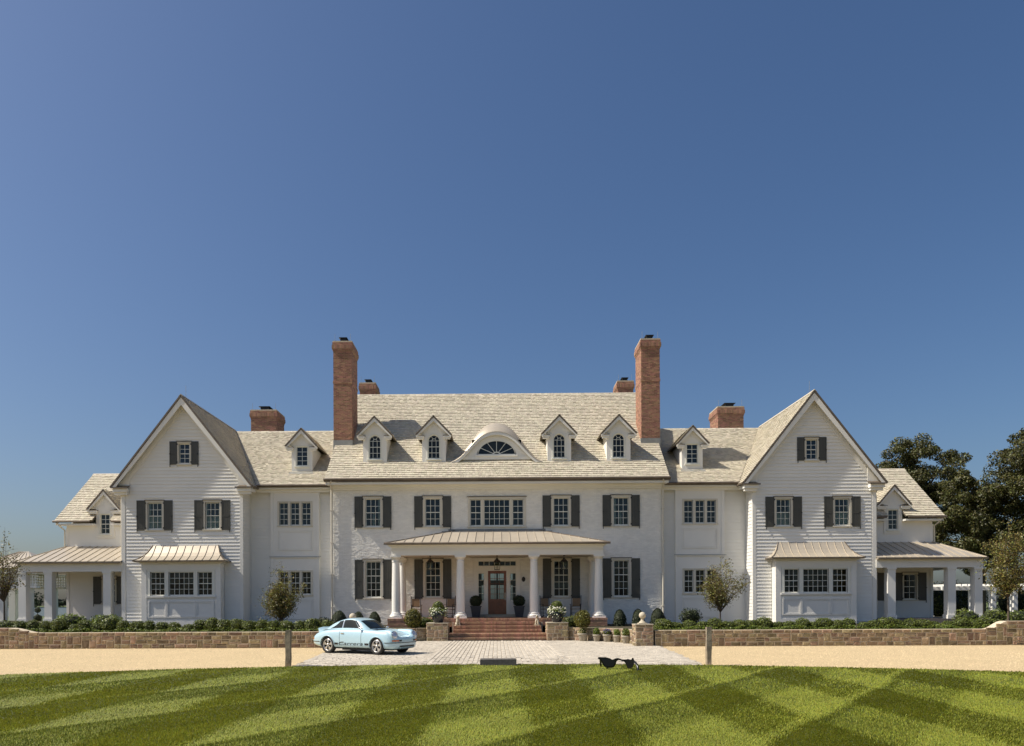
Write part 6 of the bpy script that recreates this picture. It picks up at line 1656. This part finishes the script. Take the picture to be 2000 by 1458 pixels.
for i, x in enumerate((-21.0, -19.2)): shrub('hydrangea', ('pale leafy shrub before the side porch, beside the porch corner', 'pale leafy shrub before the side porch, beside the gable wing')[i], (x, 37.6, BZ), (.75,.5,.40), 1400, 0.05, 'fresh_leaf', lump=0.25, shell=0.55)
for i, x in enumerate((22.2, 23.6, 24.6, 25.6, 26.6)): shrub('porch_shrub', 'loose green shrub in the bed before the shaded side porch', (x, 36.5+0.3*(i % 2), BZ), (.62,.5,.42), 1300, 0.045, 'boxwood_leaf', 'shrubs before the shaded porch', lump=0.25, shell=0.6)
for i, x in enumerate((-24.6, -23.4, -22.3)): shrub('porch_shrub', 'low green shrub at the wall end before the pond-side porch', (x, 34.0+.3*i, BZ), (.5,.4,.28), 900, 0.035, 'boxwood_leaf', 'shrubs at the wall end', lump=0.2)

# trees -----------------------------------------------------------------
def young_tree(label, loc, trunk, zc, rad, limbs, leaves, size, m, seed, r0=0.035, stems=1, jit=0.10, top=None):
    """trunk (or several stems) forking into limbs that reach into an uneven crown envelope; leaves sit along the twigs"""
    t = thing('young_tree', label, 'tree', loc); rd = random.Random(seed); mb = MB(); segs = []
    rx_, ry_, rz_ = rad
    def env():
        while True:
            p = Vector((rd.uniform(-1,1), rd.uniform(-1,1), rd.uniform(-1,1)))
            if 0.25 < p.length < 1: break
        k = 0.80+0.32*math.sin(2.3*p.x+seed)*math.cos(1.9*p.z+seed*.7)
        return Vector((p.x*rx_*k, p.y*ry_*k, zc+p.z*rz_*k))
    fork = []
    for s_ in range(stems):
        a = rd.uniform(0, 6.28); ln = 0.0 if stems == 1 else rd.uniform(.10, .3)
        tip = Vector((math.cos(a)*ln*trunk, math.sin(a)*ln*trunk, trunk*rd.uniform(.85, 1.1)))
        pts = [Vector((math.cos(a)*.03*(stems > 1), math.sin(a)*.03*(stems > 1), 0)), tip*.5+Vector((rd.uniform(-.03,.03), 0, 0)), tip]
        mb.tube([tuple(p) for p in pts], [r0, r0*.85, r0*.7], 7); fork.append(tip)
    lead = (Vector((0.05, 0, zc+rz_*1.02)) if top is None else Vector(top))
    for k in range(limbs):
        f = rd.choice(fork); e = lead if k == 0 else env()
        mid = f.lerp(e, .5)+Vector((0, 0, .10*rz_))+Vector((rd.uniform(-.08,.08), rd.uniform(-.08,.08), 0))
        pts = [f, f.lerp(mid, .55), mid, mid.lerp(e, .55)+Vector((rd.uniform(-.05,.05), rd.uniform(-.05,.05), 0)), e]
        mb.tube([tuple(p) for p in pts], [r0*.5, r0*.4, r0*.28, r0*.18, .003], 4, cap=False)
        segs.append((pts[2], pts[3])); segs.append((pts[3], pts[4])); segs.append((pts[3], pts[4]))
        for j in range(6):
            q = pts[rd.choice((1, 2, 3, 3))]; d = Vector((rd.gauss(0,1), rd.gauss(0,1), rd.uniform(-.3,1.2))).normalized()*rd.uniform(.25, .55)*min(rx_, 1.3)
            e2 = q+d; mb.tube([tuple(q), tuple(q.lerp(e2, .5)+Vector((0,0,.03))), tuple(e2)], [r0*.18, r0*.1, .002], 3, cap=False)
            segs.append((q.lerp(e2, .35), e2))
    mb.build('trunk', 'bark', t)
    sg_ = np.array([[tuple(a), tuple(b_)] for a, b_ in segs]); w = rng.random(len(sg_))**1.2; w /= w.sum()
    k = rng.choice(len(sg_), leaves, p=w); tt = rng.random((leaves, 1))
    Pp = sg_[k, 0]*(1-tt)+sg_[k, 1]*tt + rng.normal(size=(leaves, 3))*jit
    link_mesh('crown', foliage_mesh(Pp, None, size, m, flat=0.3), parent=t)
    return t
young_tree('multi-stemmed young tree with bronze-green leaves before the link, car side', (-10.25, 36.4, BZ), .40, 1.60, (1.25,.95,1.30), 46, 8200, 0.040, 'bronze_leaf', 3, .03, stems=5, top=(.0,0,3.25))
young_tree('young vase-shaped tree with thin bronze leaves before the link, clay pot side', (10.3, 35.6, BZ), .85, 2.10, (1.60,1.2,1.20), 40, 4600, 0.042, 'bronze_leaf', 4, .042)
young_tree('young tree with autumn tints beyond the shaded porch corner', (22.65, 34.3, BZ), 1.3, 3.15, (1.35,1.3,1.75), 40, 7500, 0.048, 'bronze_leaf', 5, .055, jit=0.14)
young_tree('thin sparse-leaved young tree beside the pond-side porch', (-22.75, 35.2, BZ), 1.3, 3.1, (1.25,1.0,1.7), 30, 1300, 0.048, 'bronze_leaf', 6, .045, jit=0.12)

def big_tree(label, loc, top, cw, ch, seed, m='oak_leaf', nclump=190, per=330, lsize=0.095):
    t = thing('shade_tree', label, 'tree', loc, 'tall trees behind the house')
    rd = np.random.default_rng(seed); H = top
    zc = H-ch/2
    mb = MB(); mb.tube([(0,0,0),(.15,.1,H*.25),(-.1,0,H*.5),(.1,0,H*.8)], [.45,.38,.26,.08], 10)
    cl = []
    lob = rd.normal(size=(9, 3)); lob /= np.linalg.norm(lob, axis=1, keepdims=True)
    for i in range(nclump):
        d = rd.normal(size=3); d /= np.linalg.norm(d); k = 0.74+0.34*np.exp(4*(lob @ d - 1)).max()
        q = d*np.array([cw/2, cw/2, ch/2])*k*rd.random()**.42
        cl.append(q+np.array([0,0,zc]))
    for q in cl[:24]:
        a = Vector((0,0,max(H*.2, min(q[2]-1.5, H*.6)))); mb.tube([tuple(a), tuple(a.lerp(Vector(q), .5)+Vector((0,0,.3))), tuple(q)], [.13,.08,.03], 5)
    mb.build('trunk', 'bark', t)
    PP = []; DD = []
    for q in cl:
        r_ = rd.uniform(.45, .95)*(cw/9.0)**.5; d = rd.normal(size=(per, 3)); d /= np.linalg.norm(d, axis=1, keepdims=True)
        PP.append(q + d*(r_*(0.35+0.65*rd.random((per,1))**.5))*np.array([1.1,1.1,.75])); DD.append(d)
    link_mesh('crown', foliage_mesh(np.concatenate(PP), np.concatenate(DD)*.8, lsize, m, flat=0.2, aspect=0.6), parent=t)
big_tree('tall rounded shade tree showing above the low outer wing roof', (39.2, 72, 0), 17.6, 8.4, 11.0, 41)
big_tree('dense shade tree between the outer wing and the tallest tree', (41.2, 66, 0), 13.2, 7.6, 9.5, 42, nclump=170)
big_tree('tallest dark shade tree beyond the shaded porch', (47.2, 64, 0), 18.4, 11.5, 14.5, 43, nclump=320)
big_tree('broad shade tree with drooping limbs behind the shaded porch roof', (37.6, 70, 0), 10.5, 6.0, 7.5, 44, nclump=110)
# understorey behind the pergola
for i, (x, y, r_) in enumerate(((33.5,70,1.6),(37.5,74,1.9),(41,72,1.7),(45,76,2.1),(49,72,1.9))):
    shrub('background_shrub', 'large dark shrub behind the white pergola', (x, y, 0), (r_*1.5, r_, r_*.95), 2400, 0.11, 'oak_leaf', 'shrubs behind the pergola', lump=0.25, shell=0.6)
# far shore: strip of land, distant wood
o = MB().prism([(-760,556,-0.02),(-30,556,-0.02),(-30,1100,-0.02),(-760,1100,-0.02)], (0,0,0.45)).build('far_shore', 'far_field'); struct(o)
PP = []; DD = []
x = -700.0
while x < -40:
    h = random.uniform(6, 15); w = random.uniform(7, 14); c = np.array([x, random.uniform(575, 610), h*.5]); n = 260
    d = rng.normal(size=(n, 3)); d /= np.linalg.norm(d, axis=1, keepdims=True)
    PP.append(c + d*np.array([w/2, w/2, h/2])*(0.6+0.4*rng.random((n,1)))); DD.append(d); x += random.uniform(5, 12)
o = link_mesh('far_wood', foliage_mesh(np.concatenate(PP), np.concatenate(DD), 0.9, 'far_trees')); o['kind'] = 'stuff'; o['label'] = 'distant wood along the far shore of the pond'; o['category'] = 'wood'
# two-ball topiary seen through the pond-side porch
t = thing('ball_topiary', 'dark two-ball topiary behind the pond-side porch posts', 'topiary', (-28.0, 46.5, BZ))
MB().tube([(0,0,0),(0,0,1.0)], .02, 6).build('stem', 'bark', t)
for nm, z, r_ in (('lower_ball', .42, .24), ('upper_ball', .92, .17)):
    Pp, D = blob_points(700, (r_,r_,r_), .85, .03); Pp += np.array([0,0,z]); link_mesh(nm, foliage_mesh(Pp, D*1.4, .03, 'conifer_leaf'), parent=t)
link_mesh('foliage_core', core_mesh((.2,.2,.2), (0,0,.42)), parent=t)

# ================================================================== garden structures beyond
pg = thing('pergola', 'white timber pergola beyond the shaded side porch', 'pergola', (35, 55.5, 0))
for x in (-3.0, -1.5, 0.0, 1.5, 3.0):
    for y in ((-.9, 1.6)):
        MB().box(x-.14, x+.14, y-.14, y+.14, 0, 2.6).box(x-.19, x+.19, y-.19, y+.19, .55, .75).build('post', 'pergola_paint', pg)
for y in (-.9, 1.6): MB().box(-3.6, 4.2, y-.1, y+.1, 2.601, 2.86).build('beam', 'pergola_paint', pg)
x = -3.4
while x < 4.1: MB().box(x-.035, x+.035, -1.5, 2.2, 2.861, 3.0).build('rafter', 'pergola_paint', pg); x += .42
o = MB().box(-.55,.55,-.3,.3,0,.45).box(-.62,.62,-.36,.36,.451,.52).build('box_planter', 'pergola_paint', loc=(31.6, 46.0, BZ)); tag(o, 'white box planter beyond the young autumn-tinted tree', 'bench')  # plain white box planter with a projecting rim
# pavilion at the far end of the pond side
pv = thing('garden_pavilion', 'small pavilion with hipped metal roof and lattice frieze by the pond', 'pavilion', (-36.6, 59.5, 0))
for y, xs3 in ((-2.2, (-2.5, -0.6, 1.42)), (2.2, (-2.5, -1.3, 0.7))):
    for x in xs3: MB().box(x-.26, x+.26, y-.26, y+.26, 0, 3.1).build('post', 'white_paint', pv)
for y in (-2.2, 2.2):
    MB().box(-2.76, 2.16, y-.2, y+.2, 3.1, 3.28).box(-2.76, 2.16, y-.2, y+.2, 4.15, 4.6).build('beam', 'white_paint', pv)
    mb = MB()
    for k in range(24): mb.box(-2.7+k*.2, -2.7+k*.2+.07, y-.03, y+.03, 3.281, 4.149)
    for k in range(4): mb.box(-2.76, 2.16, y-.028, y+.028, 3.36+k*.21, 3.43+k*.21)
    mb.build('lattice_panel', 'white_paint', pv)
for x in (-2.5, 1.9): MB().box(x-.2, x+.2, -2.0, 2.0, 4.15, 4.6).build('beam', 'white_paint', pv)
MB().add([(-3.2,-2.9,4.6),(2.6,-2.9,4.6),(2.6,2.9,4.6),(-3.2,2.9,4.6),(-.6,0,6.0),(.1,0,6.0)], [(0,1,5,4),(1,2,5),(2,3,4,5),(3,0,4),(0,3,2,1)]).build('roof', 'zinc_roof', pv)
for k in range(8): MB().bar((-2.8+k*.7,-2.9,4.62), (max(-.6,min(.1,-.3+(-2.5+k*.7)*.16)), -.05 , 5.99), .03, .05).build('roof_seam', 'zinc_roof', pv)

for o in list(bpy.data.objects):
    if 'wc' in o.keys(): del o['wc']
